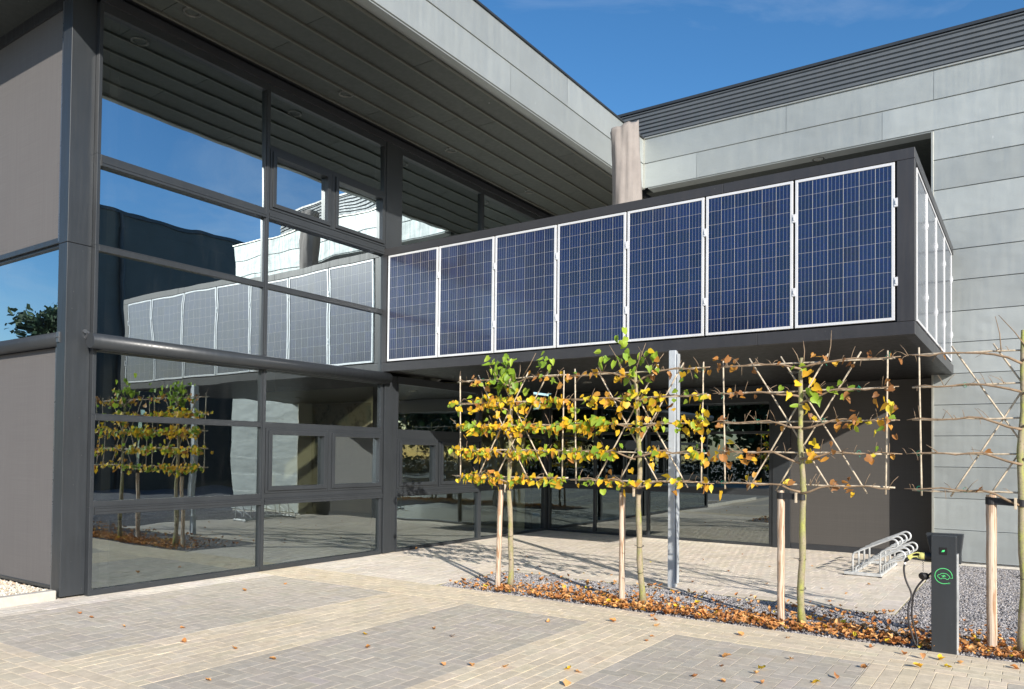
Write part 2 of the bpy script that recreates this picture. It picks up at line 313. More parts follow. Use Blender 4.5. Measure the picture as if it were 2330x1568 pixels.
b = (np.arange(n)*12)[:, None, None]; q = [[0, 1, 2, 3]]+[[4+i, 4+(i+1) % 4, (i+1) % 4, i] for i in range(4)]+[[8+i, 8+(i+1) % 4, 4+(i+1) % 4, 4+i] for i in range(4)]
F = (b+np.array(q)[None]).reshape(-1, 4)
o = np_mesh('pavement', V, F, np.repeat(P[:, 4:7], 9, 0), 'pavers'); o['kind'] = 'structure'
MB().box(-8.62, 6.4, -3.1, 7.13, -.06, -.005).box(-8.44, -5.95, 7.13, 13.7, -.06, -.004).box(-5.95, -1.17, 8.60, 13.7, -.06, -.004).build('paving_bed', 'joint_sand')['kind'] = 'structure'
MB().box(-5.95, -1.17, 7.13, 8.60, -.06, -.020).box(-1.17, 14, 7.13, 30, -.06, -.020).build('gravel_ground', 'gravel_base')['kind'] = 'structure'
# loose gravel
def gravel(regions, name, size, palette, mat='stones', zb=-.018):
    pts = []
    for (a, b_, c_, d_, cnt) in regions: pts.append(np.stack([rng.uniform(a, b_, cnt), rng.uniform(c_, d_, cnt)], 1))
    pts = np.concatenate(pts); n = len(pts); s_ = rng.uniform(size[0], size[1], n)
    base = np.array([(1, 0, 0), (-1, 0, 0), (0, 1, 0), (0, -1, 0), (0, 0, .75), (0, 0, -.75)], float)
    Vt = base[None]*rng.uniform(.65, 1.25, (n, 6, 1)); Vt += rng.normal(0, .15, (n, 6, 3)); Vt = np.einsum('nij,nkj->nki', rot_rand(n, rng.uniform(0, .9, n)), Vt)*s_[:, None, None]
    Vt[:, :, 0] += pts[:, :1]; Vt[:, :, 1] += pts[:, 1:2]; Vt[:, :, 2] += (zb+s_*.5+rng.uniform(0, .006, n))[:, None]
    T = np.array([(0, 2, 4), (2, 1, 4), (1, 3, 4), (3, 0, 4), (2, 0, 5), (1, 2, 5), (3, 1, 5), (0, 3, 5)])
    F = (np.arange(n)*6)[:, None, None]+T[None]; pal = np.array(palette)[rng.integers(0, len(palette), n)]*rng.uniform(.75, 1.2, (n, 1))
    o = np_mesh(name, Vt.reshape(-1, 3), F.reshape(-1, 3), np.repeat(pal, 8, 0), mat); return o
STP = [(.30, .295, .31), (.40, .39, .40), (.22, .215, .23), (.50, .48, .47), (.34, .33, .35), (.40, .36, .33)]
o = gravel([(-5.93, -1.17, 7.14, 8.59, 26000), (-1.16, 1.2, 7.14, 13.1, 42000), (1.2, 4, 7.14, 13, 8000)], 'gravel', (.006, .0125), STP)
tag(o, 'loose grey crushed gravel in the tree bed and beside the zinc wall', 'gravel', kind='stuff')
o = gravel([(-12.5, -8.6, 1.2, 4.12, 22000)], 'pebbles', (.010, .022), [(.62, .55, .42), (.72, .68, .60), (.55, .42, .30), (.78, .76, .70), (.6, .58, .5)], zb=.028)
tag(o, 'pale yellow and white pebbles along the foot of the left wall', 'pebbles', kind='stuff')
MB().box(-14, -8.6, .5, 4.16, -.06, .028).build('pebble_ground', 'concrete')['kind'] = 'structure'
o = MB().box(-8.60, -8.495, -1, 1.02, -.1, .095).box(-8.60, -8.495, 1.024, 2.52, -.1, .093).box(-8.60, -8.495, 2.524, 4.02, -.1, .096).build('kerb', 'kerb_white', bevel=.012)
tag(o, 'low white concrete kerb holding back pebbles at the building corner', 'kerb')
# ---------------------------------------------------------------- glass office building
XG, YR, ZF = -8.455, 13.72, 6.60
B = empty('office_building', (XG, 4.04, 0)); tag(B, 'dark grey glass office with mirror windows under a wide overhanging zinc roof', 'office building')
Bo = Vector(B.location)
def part(mb, name, mat, parent=B, **k):
    o = mb.build(name, mat, None, **k); o.parent = parent
    base = Vector((0, 0, 0)); p = parent
    while p is not None: base += Vector(p.location) if p.parent is None or p.type == 'EMPTY' or True else 0; p = p.parent
    o.location = Vector(o.location)-base; return o
# column at the corner
part(MB().box(XG-.215, XG-.03, 4.044, 4.30, .02, 3.78).box(XG-.215, XG-.03, 4.044, 4.30, 3.785, 6.56), 'corner_column', 'anthracite', bevel=.004)
part(MB().box(XG-.2, XG-.05, 4.27, 4.34, 0, 6.56), 'column_trim', 'black')
def window(name, Y0, Y1, z0, z1, fr=(.05, .05, .05, .05), X=XG, mat='anthracite', gmat='glass', prot=.04, horiz=False, P=None, parent=B, label=None):
    """fixed light on plane X (running along Y) or, when horiz, on plane Y=X running along X"""
    l, r_, b_, t_ = fr; m = MB(); d0, d1 = -.07, prot
    if gmat == 'glass' and not horiz and z1 < 2.9: gmat = 'glass_low'
    def bx(m, a, b2, c, d):
        if a >= b2 or c >= d: return
        if horiz: m.box(a, b2, X-d1, X-d0, c, d)
        else: m.box(X+d0, X+d1, a, b2, c, d)
    bx(m, Y0, Y0+l, z0, z1); bx(m, Y1-r_, Y1, z0, z1); bx(m, Y0+l, Y1-r_, z0, z0+b_); bx(m, Y0+l, Y1-r_, z1-t_, z1)
    fo = part(m, name, mat, parent, bevel=.003)
    g = MB(); a, b2, c, d = Y0+l-.005, Y1-r_+.005, z0+b_-.005, z1-t_+.005
    if horiz: g.add([(a, X, c), (b2, X, c), (b2, X, d), (a, X, d)], [(0, 1, 2, 3)])
    else:
        tl = (d-c)*.5*math.tan(R(.75)) if z0 > 3.7 else 0
        g.add([(X+tl, a, c), (X+tl, b2, c), (X-tl, b2, d), (X-tl, a, d)], [(0, 1, 2, 3)])
    part(g, 'pane', gmat, fo); return fo
def vent(Y0, Y1, z0, z1, X=XG, horiz=False, gmat='glass'):
    m = MB()
    if gmat == 'glass' and z1 < 2.9: gmat = 'glass_low'
    def bx(a, b2, c, d, e, f):
        if horiz: m.box(a, b2, X-f, X-e, c, d)
        else: m.box(X+e, X+f, a, b2, c, d)
    for (i, wd, pr) in ((0, .035, .050), (.035, .055, .072)):
        a, b2, c, d = Y0+i, Y1-i, z0+i, z1-i
        bx(a, a+wd, c, d, -.06, pr); bx(b2-wd, b2, c, d, -.06, pr); bx(a+wd, b2-wd, c, c+wd, -.06, pr); bx(a+wd, b2-wd, d-wd, d, -.06, pr)
    fo = part(m, 'casement_window', 'anthracite', bevel=.003); i = .088
    g = MB(); a, b2, c, d = Y0+i, Y1-i, z0+i, z1-i; tl = (d-c)*.5*math.tan(R(.75)) if z0 > 3.7 else 0
    g.add([(a, X, c), (b2, X, c), (b2, X, d), (a, X, d)] if horiz else [(X+tl, a, c), (X+tl, b2, c), (X-tl, b2, d), (X-tl, a, d)], [(0, 1, 2, 3)]); part(g, 'pane', gmat, fo)
    return fo
J = .035
# bay one (left of the mullion)
a, b_ = 4.30, 6.531
window('window', a, b_, 0.0, .955, (.04, J-.0, .065, .085)); window('window', a, b_, .955, 1.955, (.04, J, .063, .060))
window('window', a, b_, 1.955, 2.66, (.04, J, .012, .012)); window('window', a, b_, 2.66, 3.80, (.04, J, .14, .06))
window('window', a, b_, 3.80, 4.80, (.04, J, .012, .13)); window('window', a, b_, 4.80, 6.56, (.04, J, .0, .185))
# bay two
a, b_ = 6.531, 8.77
window('window', a, b_, 0.0, .955, (J, .045, .065, .085)); part(MB().box(XG-.07, XG+.04, a, b_, .955, 1.022).box(XG-.07, XG+.04, a, b_, 1.892, 1.955), 'rail', 'anthracite', bevel=.003)
vent(6.57, 7.65, 1.022, 1.892); vent(7.68, 8.765, 1.022, 1.892)
window('window', a, b_, 1.955, 2.66, (J, .045, .012, .012)); window('window', a, b_, 2.66, 3.80, (J, .045, .14, .06))
window('window', a, b_, 3.80, 4.80, (J, .045, .012, .13)); vent(6.57, 7.65, 4.80, 5.62); vent(7.68, 8.765, 4.80, 5.62)
window('window', a, b_, 5.62, 6.56, (J, .045, .04, .185))
part(MB().box(XG+.041, XG+.055, 6.51, 6.555, 0.02, 6.37), 'mullion_cap', 'anthracite', bevel=.003)
for za, zc in ((1.022, 1.892), (4.80, 5.62)): part(MB().box(XG-.06, XG+.05, 7.652, 7.678, za, zc), 'centre_post', 'anthracite')
# pillar between the bays
part(MB().box(XG-.2, XG+.06, 8.79, 8.955, .01, 2.80).box(XG-.2, XG+.02, 8.955, 9.115, .01, 2.80), 'pillar', 'anthracite', bevel=.004)
part(MB().box(XG-.2, XG+.05, 8.775, 9.12, 4.78, 6.56), 'pillar', 'anthracite', bevel=.004)
part(MB().box(XG-.25, XG-.21, 4.3, 13.7, 0, .01), 'threshold', 'black')
# blind boxes (grooved) under the rails
def blind(Y0, Y1, z, X=XG, horiz=False):
    m = MB()
    for (dz, hh, pr) in ((0, .028, .062), (.030, .030, .068), (.062, .018, .058)):
        if horiz: m.box(Y0, Y1, X-pr, X-.041, z+dz, z+dz+hh)
        else: m.box(X+.041, X+pr, Y0, Y1, z+dz, z+dz+hh)
    part(m, 'blind_box', 'anthracite')
for Y0, Y1 in ((4.345, 6.508), (6.557, 8.765)): blind(Y0, Y1, .875); blind(Y0, Y1, 4.672)
blind(9.125, 11.28, .885)
# round roller blind casing along the facade
m = MB(); seg = 20
m.tube([(XG+.125, 4.225, 2.742), (XG+.125, 8.80, 2.742)], .083, seg)
rb = part(m, 'roller_casing', 'anthracite', smooth=False); rb.data.polygons.foreach_set('use_smooth', [len(p.vertices) == 4 for p in rb.data.polygons])
part(MB().box(XG+.041, XG+.14, 4.345, 8.77, 2.655, 2.676), 'roller_slat', 'anthracite')
# bay three beyond the pillar
a, b_ = 9.105, 11.325
window('window', a, b_, 0.0, .965, (.02, .045, .048, .09)); part(MB().box(XG-.07, XG+.04, a, b_, .965, 1.01).box(XG-.07, XG+.04, a, b_, 1.80, 1.955), 'rail', 'anthracite', bevel=.003)
vent(9.11, 10.115, 1.01, 1.80); vent(10.15, 11.28, 1.01, 1.80)
window('window', a, b_, 1.955, 2.80, (.02, .045, .0, .12)); window('window', a, b_, 4.76, 6.56, (.045, .03, .0, .185))
a, b_ = 11.325, YR-.02
window('window', a, b_, 0.0, .965, (.045, .13, .048, .07)); window('window', a, b_, .965, 1.97, (.045, .13, .045, .06)); window('window', a, b_, 1.97, 2.80, (.045, .13, .0, .12))
window('window', a, 15.5, 4.76, 6.56, (.045, .045, .0, .185))
# rear glass wall of the undercroft
gb = 'glass_back'
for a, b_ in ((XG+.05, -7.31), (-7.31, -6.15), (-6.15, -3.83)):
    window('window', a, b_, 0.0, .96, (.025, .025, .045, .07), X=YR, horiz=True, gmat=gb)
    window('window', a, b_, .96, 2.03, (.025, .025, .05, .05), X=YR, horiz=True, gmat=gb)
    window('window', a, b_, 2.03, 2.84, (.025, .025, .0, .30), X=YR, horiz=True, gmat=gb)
part(MB().box(-3.83, -3.79, YR-.05, YR+.1, 0, 2.84).box(-3.785, -3.49, YR-.07, YR+.1, .0, 2.84), 'door_post', 'anthracite', bevel=.003)
dp = part(MB().box(-3.49, -1.28, YR-.03, YR+.1, .10, 2.84), 'blank_panel', 'door_panel')
part(MB().box(-3.485, -1.28, YR-.045, YR+.1, .0, .098), 'plinth', 'dark_cladding', dp)
# left wall with outer screens
YL = 4.16
part(MB().box(-16, -8.66, YL+.03, YL+.3, -.05, 2.72).box(-16, -8.66, YL+.03, YL+.3, 6.3, 6.56).box(-16, -8.66, YL+.2, YL+.3, 3.84, 6.3), 'left_wall', 'dark_cladding')
window('window', -12.2, -8.68, 2.72, 3.84, (.04, .04, .03, .03), X=YL+.03, horiz=True, prot=.03)
m = MB().box(-12.1, -8.83, YL-.012, YL-.004, 3.90, 6.45); part(m, 'sun_screen', 'screen_fabric')
part(MB().box(-12.1, -8.83, YL-.012, YL-.004, .09, 2.69), 'sun_screen', 'screen_fabric')
part(MB().box(-12.1, -8.80, YL-.03, YL+.02, 3.84, 3.90), 'screen_bar', 'anthracite', bevel=.004)
part(MB().box(-12.1, -8.80, YL-.028, YL+.0, .055, .092), 'screen_bar', 'anthracite', bevel=.004)
part(MB().box(-8.825, -8.76, YL-.055, YL+.03, .05, 2.70).box(-8.755, -8.70, YL-.035, YL+.03, .05, 2.70).box(-8.825, -8.76, YL-.055, YL+.03, 3.84, 6.50).box(-8.755, -8.70, YL-.035, YL+.03, 2.86, 6.50), 'guide_rail', 'rail_metal', bevel=.005)
m = MB(); m.tube([(-12.1, YL-.055, 2.77), (-8.66, YL-.055, 2.77)], .078, 20)
rb = part(m, 'roller_casing', 'anthracite'); rb.data.polygons.foreach_set('use_smooth', [len(p.vertices) == 4 for p in rb.data.polygons])
m = MB().box(-8.655, -8.60, 4.030, 4.043, 2.72, 2.83).tube([(-8.62, 4.028, 2.775), (-8.62, 4.02, 2.775)], .008).tube([(-8.645, 4.028, 2.775), (-8.645, 4.02, 2.775)], .008); part(m, 'bracket', 'rail_metal')
m = MB().tube([(XG-.03, 4.25, 2.78), (XG+.04, 4.25, 2.84), (XG+.09, 4.25, 2.79)], .012).tube([(XG-.029, 4.24, 2.85), (XG-.005, 4.24, 2.85)], .022, 12); part(m, 'bracket', 'rail_metal')
# roof with zinc fascia and ribbed soffit
XF, YRF = -6.09, 3.38
roof = part(MB().box(-20, XF-.16, YRF+.16, 20, 6.70, 7.50), 'canopy_roof', 'dark_cladding')
def course(m, tones, axis, plane, a, b2, z0, z1, prot=.012, sgn=-1, tone=None):
    """one standing zinc sheet with a folded lip at its foot; axis 'y' = wall facing -Y, 'x' = wall facing +X"""
    pr = [(0, z1), (-.003, z1-.01), (-prot, z0+.012), (-prot-.004, z0+.004), (-prot, z0), (.0, z0+.0)]
    vs = []
    for q in (a, b2):
        for d, z in pr: vs.append((q, plane+d, z) if axis == 'y' else (plane-d, q, z))
    n = len(pr); b = len(m.v); m.v += vs
    for i in range(n-1): m.f.append((b+i, b+i+1, b+n+i+1, b+n+i)); tones.append(tone)
def sheets(name, mat, rows, axis, plane, parent):
    m = MB(); tones = []
    for (z0, z1, cuts) in rows:
        for a, b2 in zip(cuts[:-1], cuts[1:]): course(m, tones, axis, plane, a+.0025, b2-.0025, z0+.006, z1, tone=random.random())
    o = part(m, name, mat, parent)
    at = o.data.attributes.new('tone', 'FLOAT', 'FACE'); at.data.foreach_set('value', tones); return o
fa = sheets('fascia', 'zinc', [(6.60, 7.065, [YRF, 5.4, 8.80, 11.9, 13.255]), (7.065, 7.54, [YRF, 6.9, 10.39, 13.255])], 'x', XF, roof)
sheets('fascia', 'zinc', [(6.60, 7.065, [-20, -17, -13.5, -10, XF]), (7.065, 7.54, [-20, -15, -11.5, -8, XF])], 'y', YRF, roof)
part(MB().box(XF-.16, XF-.001, YRF, 13.255, 6.585, 7.53).box(-20, XF-.16, YRF+.001, YRF+.16, 6.585, 7.53), 'fascia_core', 'zinc', roof)
part(MB().box(XF-.2, XF+.028, YRF-.028, 13.22, 7.54, 7.565).box(-20, XF-.2, YRF-.028, YRF+.2, 7.54, 7.565), 'coping', 'anthracite', roof)
m = MB(); tones = []; xs = [XF-.165]
while xs[-1] > -20: xs.append(xs[-1]-.395)
for i, (xa, xb) in enumerate(zip(xs[:-1], xs[1:])):
    ys = [YRF+.16]+sorted({round(v_, 2) for v_ in ((4.6+(i*1.37) % 2.6), (7.4+(i*1.9) % 2.3), (11.0+(i*.83) % 2.2))})+[13.7 if xa > XG else 13.7]
    for ya, yb in zip(ys[:-1], ys[1:]):
        if xb < XG-.1: continue
        m.box(xa-.012, xb+.012, ya+.004, yb-.004, 6.575, 6.60); tones += [random.random()]*6
mr_ = MB()
for xa in xs:
    if xa > XG: mr_.box(xa-.014, xa+.014, YRF+.16, 13.7, 6.545, 6.5745)
part(mr_, 'soffit_ribs', 'zinc_rib_lit', roof, bevel=.004)
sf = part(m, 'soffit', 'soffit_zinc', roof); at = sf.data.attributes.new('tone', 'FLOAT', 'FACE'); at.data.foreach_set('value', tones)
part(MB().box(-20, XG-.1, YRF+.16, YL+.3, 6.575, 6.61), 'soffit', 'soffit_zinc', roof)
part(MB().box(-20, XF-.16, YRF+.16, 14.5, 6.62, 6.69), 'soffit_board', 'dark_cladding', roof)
part(MB().box(-16, -8.66, YL-.04, YL+.02, 6.45, 6.575).box(XG-.06, XG+.075, 4.3, 13.7, 6.47, 6.575), 'head_trim', 'dark_cladding', roof)
def downlight(x, y, z, parent, r=.105):
    m = MB(); n = 24; vs = []; prof = [(r*.72, 0.01), (r*.72, -.014), (r*.86, -.02), (r, -.012), (r, .01)]
    for k in range(n):
        c_, s_ = math.cos(k*2*math.pi/n), math.sin(k*2*math.pi/n); vs += [(x+c_*a, y+s_*a, z+b2) for a, b2 in prof]
    m.add(vs, [(k*5+i, k*5+i+1, ((k+1) % n)*5+i+1, ((k+1) % n)*5+i) for k in range(n) for i in range(4)])
    o = part(m, 'downlight', 'fixture', parent, smooth=True)
    return o
for y in (5.08, 7.44, 9.78, 12.15): downlight(-7.93, y, 6.575, roof)
# interior seen through the glass
part(MB().box(-17, XG-.25, 4.5, 13.6, -.06, -.004), 'interior_floor', 'interior_floor')
part(MB().box(-17, XG-.4, 13.2, 13.5, 0, 3.15), 'interior_wall', 'interior_wall')
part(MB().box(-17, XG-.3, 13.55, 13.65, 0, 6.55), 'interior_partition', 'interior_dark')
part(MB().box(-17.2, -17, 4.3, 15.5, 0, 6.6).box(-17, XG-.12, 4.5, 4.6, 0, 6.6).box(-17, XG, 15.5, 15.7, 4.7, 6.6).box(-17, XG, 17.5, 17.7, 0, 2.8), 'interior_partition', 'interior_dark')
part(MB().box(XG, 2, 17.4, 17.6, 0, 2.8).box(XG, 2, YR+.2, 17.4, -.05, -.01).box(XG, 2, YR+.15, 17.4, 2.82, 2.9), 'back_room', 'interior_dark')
pic = MB().box(-14.95, -13.02, 13.165, 13.19, 1.28, 2.77).build('painting', 'painting_canvas', bevel=.003)
tag(pic, 'large pale painting of muddled strokes on the beige wall behind the glass', 'painting')
# upper rear wall behind the terrace on top of the bridge
part(MB().box(XG, -1.0, 15.4, 15.6, 4.7, 6.6), 'terrace_wall', 'dark_cladding')
# ---------------------------------------------------------------- zinc hall on the right
YZ, XZ, XE = 13.255, -1.293, 1.48
Z = empty('zinc_hall', (XZ, YZ, 0)); tag(Z, 'grey hall clad in horizontal zinc sheets with a dark ribbed upper storey', 'hall')
zk = lambda k: .975+.4688*k
rows = []
for k in range(-2, 12): rows.append((zk(k) if k > -2 else .04, zk(k+1), [XZ+.03, XE]))
fasc = [(6.60, 7.068, [XF, -5.043, -1.979, XE]), (7.068, 7.54, [XF, -3.464, -1.259, XE])]
zw = sheets('wall_cladding', 'zinc', rows, 'y', YZ, Z); sheets('fascia', 'zinc', fasc, 'y', YZ, Z)
part(MB().box(XZ+.02, XE-.001, YZ+.001, YZ+.25, .04, 6.6).box(XF+.1, XE-.001, YZ+.001, YZ+.25, 6.585, 7.53).box(XE-.2, XE-.001, YZ+.25, 17, .04, 7.53), 'wall_core', 'zinc', Z)
part(MB().box(XZ, XZ+.032, YZ-.022, YZ+.4, .04, 6.585), 'edge_strip', 'zinc_light', Z, bevel=.003)
part(MB().box(XF-.0, XF+.03, YZ-.03, YZ+.02, 6.59, 7.54), 'corner_trim', 'zinc_light', Z)
part(MB().box(XZ+.002, XZ+.25, YZ+.25, YR+.6, .0, 6.6), 'return_wall', 'dark_cladding', Z)
part(MB().box(XZ+.01, XE-.01, YZ+.03, YZ+.2, -.1, .04), 'plinth', 'concrete', Z)
part(MB().box(XF+.03, XE+.02, YZ-.028, YZ+.3, 7.54, 7.562), 'coping', 'zinc_light', Z)
part(MB().box(XF-.05, XZ+.02, YZ+.25, 15.5, 6.60, 6.64), 'soffit', 'soffit_zinc', Z)
downlight(-2.99, 13.46, 6.60, Z)
m = MB(); z = 7.2; prof = []
while z < 8.335: prof += [(0, z), (0, z+.034), (-.026, z+.046), (-.026, z+.066)]; z += .079
prof.append((0, z)); n = len(prof); YC = 13.9
m.add([(x, YC+d, zz) for x in (-20, .3) for d, zz in prof], [(i, i+1, n+i+1, n+i) for i in range(n-1)])
part(m, 'ribbed_wall', 'corrugated', Z)
part(MB().box(-20, .3, YC-.05, YC+.2, z, 8.435), 'parapet', 'anthracite', Z)
part(MB().box(-20, .3, YC+.01, 24, 7.0, 8.3), 'upper_storey', 'dark_cladding', Z)
# ---------------------------------------------------------------- solar bridge
YB, XR, XL = 8.7276, -1.0, XG+.03
S = empty('solar_bridge', (XL, YB, 2.837)); tag(S, 'dark grey box bridge on one steel pole, sides covered with solar panels', 'bridge structure')
zb_, zt_ = 2.837, 4.757
m = MB().box(XL, -5.9, YB, YB+.1, 4.645, zt_).box(-5.896, -3.0, YB, YB+.1, 4.645, zt_).box(-2.996, XR, YB, YB+.1, 4.645, zt_)
m.box(XL, -2.6, YB, YB+.1, zb_, 2.972).box(-2.596, XR, YB, YB+.1, zb_, 2.972).box(XL, -8.335, YB, YB+.1, 2.975, 4.642).box(-1.165, XR, YB, YB+.1, 2.975, 4.642)
m.box(XR-.1, XR, YB+.103, YZ-.02, 4.645, zt_).box(XR-.1, XR, YB+.103, YZ-.02, zb_, 2.972)
part(m, 'casing', 'anthracite_box', S, bevel=.003)
part(MB().box(XL, XR-.06, YB+.06, YZ+.2, 2.875, 4.70), 'core', 'black', S)
m = MB(); 
for xa, xb in ((XL, -6.2), (-6.196, -3.6), (-3.596, XR-.1)):
    for ya, yb in ((YB+.103, 10.9), (10.904, YR-.08)): m.box(xa, xb, ya, yb, 2.845, 2.872)
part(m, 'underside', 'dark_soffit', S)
part(MB().box(XL, XR-.1, YB+.1, YR+1.5, 4.702, 4.74), 'deck', 'concrete', S)
downlight(-6.447, 11.76, 2.845, S, .09); downlight(-2.973, 11.80, 2.845, S, .09)
def panel(center, wdt, hgt, axis, clamps=()):
    """solar panel at lower-left corner `center`; axis 'x' faces -Y, axis 'y' faces +X"""
    p0 = Vector(center); U = Vector((1, 0, 0)) if axis == 'x' else Vector((0, 1, 0)); N = Vector((0, -1, 0)) if axis == 'x' else Vector((1, 0, 0)); Wv = Vector((0, 0, 1)); fw = .030
    def bx(m, a, b2, c, d, n0, n1):
        v = [p0+U*i+Wv*j+N*k for k in (n0, n1) for i, j in ((a, c), (b2, c), (b2, d), (a, d))]
        m.add(v, [(0, 3, 2, 1), (4, 5, 6, 7), (0, 1, 5, 4), (1, 2, 6, 5), (2, 3, 7, 6), (3, 0, 4, 7)])
    m = MB(); bx(m, 0, fw, 0, hgt, 0, .04); bx(m, wdt-fw, wdt, 0, hgt, 0, .04); bx(m, fw, wdt-fw, 0, fw, 0, .04); bx(m, fw, wdt-fw, hgt-fw, hgt, 0, .04)
    fr = part(m, 'solar_panel', 'alu_white', S, bevel=.0025)
    m = MB(); c_ = [p0+U*i+Wv*j+N*.033 for i, j in ((fw-.004, fw-.004), (wdt-fw+.004, fw-.004), (wdt-fw+.004, hgt-fw+.004), (fw-.004, hgt-fw+.004))]
    me = bpy.data.meshes.new('cells'); me.from_pydata([tuple(v) for v in c_], [], [(0, 1, 2, 3)]); uvl = me.uv_layers.new(name='UVMap')
    for i, q in enumerate(((0, 0), (1, 0), (1, 1), (0, 1))): uvl.data[i].uv = q
    me.materials.append(MATS['solar_cells']); co_ = bpy.data.objects.new('cells', me); link(co_, fr); co_.location = -Vector(fr.location)-Vector(S.location)
    if clamps:
        for cz in clamps:
          m = MB(); bx(m, wdt-.004, wdt+.030, cz-.045, cz+.045, .010, .046); bx(m, wdt+.006, wdt+.018, cz-.02, cz+.02, .045, .054)
          part(m, 'clamp', 'alu_white', fr)
for k in range(7):
    x0 = -8.298+k*1.0195; panel((x0, YB+.035, 2.992), .995, 1.643, 'x', (.40, 1.22))
for (ya, yb) in ((8.885, 9.78), (9.80, 10.80), (10.82, 11.84), (11.86, 12.92)): panel((XR-.035, ya, 2.992), yb-ya, 1.60, 'y', (.40, 1.22))
# ---------------------------------------------------------------- pole, sleeve
P_ = empty('steel_pole', (-3.60, 8.74, 0)); tag(P_, 'galvanised square steel pole carrying the underside of the solar bridge', 'pole')
part(MB().box(-3.645, -3.555, 8.69, 8.78, 0, 2.842), 'shaft', 'galvanised_pole', P_, bevel=.008)
part(MB().box(-3.543, -3.533, 8.695, 8.775, .05, 2.80).box(-3.555, -3.543, 8.72, 8.75, .05, 2.80), 'flange', 'galvanised_pole', P_)
m = MB(); vs = []; ns = 48; nz = 30
for j in range(nz+1):
    tt = j/nz; z = 4.74+tt*1.72
    for k in range(ns):
        a = k*2*math.pi/ns; r_ = .212+.014*math.sin(3*a+tt*3)+.012*math.sin(7*a+3.2*tt)*(1-.4*tt)+.008*math.sin(13*a-6*tt)+.016*math.sin(2*a)*tt+.010*math.sin(5*a+14*tt)*tt*tt
        r_ *= (1.0-.06*tt); zz = z
        if tt > .8: zz += (tt-.8)*5*(.035*math.cos(a)+.05*max(0, math.cos(a-.3))**8-.02+.012*math.sin(5*a))
        vs.append((-5.01+r_*math.cos(a)+.02*math.sin(tt*4), 10.29+r_*.8*math.sin(a), zz))
fs = [(j*ns+k, j*ns+(k+1) % ns, (j+1)*ns+(k+1) % ns, (j+1)*ns+k) for j in range(nz) for k in range(ns)]
vs.append((-5.01, 10.29, 6.36)); fs += [(nz*ns+k, nz*ns+(k+1) % ns, len(vs)-1) for k in range(ns)]
m.add(vs, fs); o = m.build('parasol_cover', 'cover_cloth', smooth=True, origin=(-5.01, 10.29, 4.74)); tag(o, 'tall wrinkled taupe fabric cover standing upright behind the solar bridge', 'parasol cover')
# ---------------------------------------------------------------- leaves
LT = np.array([(0, 0, 0), (.30, -.14, .02), (.46, .12, .05), (.40, .48, .05), (.18, .80, .02), (0, 1.02, -.02), (-.18, .80, .02), (-.40, .48, .05), (-.46, .12, .05), (-.30, -.14, .02), (0, .28, -.03), (0, .62, -.03)])
LF = np.array([(0, 1, 2, 10), (10, 2, 3, 11), (11, 3, 4, 5), (0, 10, 8, 9), (10, 11, 7, 8), (11, 5, 6, 7)])
def leaves(name, pos, size, cols, mat, parent=None, mode='hang', curl=None):
    n = len(pos); T = np.repeat(LT[None], n, 0).copy(); cu = rng.uniform(-.2, .5, n) if curl is None else curl
    x, y = T[:, :, 0], T[:, :, 1]
    T[:, :, 2] += np.abs(x)*rng.uniform(-.3, .6, (n, 1)) + cu[:, None]*(y**2)*.6 + (cu[:, None]*1.6)*x*x + rng.normal(0, .085 if mode == 'flat' else .03, T.shape[:2])
    T[:, :, :2] *= (1+rng.normal(0, .10, (n, 12, 1)))*rng.uniform(.75, 1.1, (n, 1, 2))
    if mode == 'flat': M = rot_rand(n, np.abs(rng.normal(0, .22, n)))
    else:   # hanging: leaf axis points mostly down, faces random but mostly toward -Y
        yaw_ = rng.normal(0, .9, n); dn = rng.normal(.35, .55, n); rl = rng.normal(0, .65, n)
        ax = np.stack([np.sin(rl), -np.sin(dn)*np.cos(yaw_)*.6, -np.cos(dn)*np.cos(rl)], 1); ax /= np.linalg.norm(ax, axis=1)[:, None]
        nn = np.stack([np.sin(yaw_), -np.cos(yaw_), rng.normal(.35, .3, n)], 1); nn -= ax*np.sum(ax*nn, 1)[:, None]; nn /= np.linalg.norm(nn, axis=1)[:, None]
        xx = np.cross(ax, nn); M = np.stack([xx, ax, nn], 2)
    V = np.einsum('nij,nkj->nki', M, T)*np.asarray(size)[:, None, None]+pos[:, None, :]
    F = (np.arange(n)*12)[:, None, None]+LF[None]
    o = np_mesh(name, V.reshape(-1, 3), F.reshape(-1, 4), np.repeat(cols, 6, 0), mat, parent)
    o.data.shade_smooth(); return o
GRN = [(.30, .46, .04), (.24, .40, .04), (.38, .52, .05)]; YEL = [(.85, .62, .03), (.90, .56, .03), (.78, .64, .05), (.84, .48, .04)]; ORG = [(.62, .30, .05), (.55, .25, .06), (.68, .36, .06)]; BRN = [(.42, .19, .06), (.50, .24, .08), (.34, .15, .05)]
DRY = [(.70, .33, .10), (.78, .40, .14), (.62, .27, .08), (.82, .46, .18)]; DRB = [(.50, .22, .08), (.44, .18, .06), (.60, .30, .12)]
def pick(pals, wts, n):
    idx = rng.choice(len(pals), n, p=np.array(wts)/sum(wts)); return np.array([pals[i][rng.integers(len(pals[i]))] for i in idx])*rng.uniform(.8, 1.15, (n, 1))
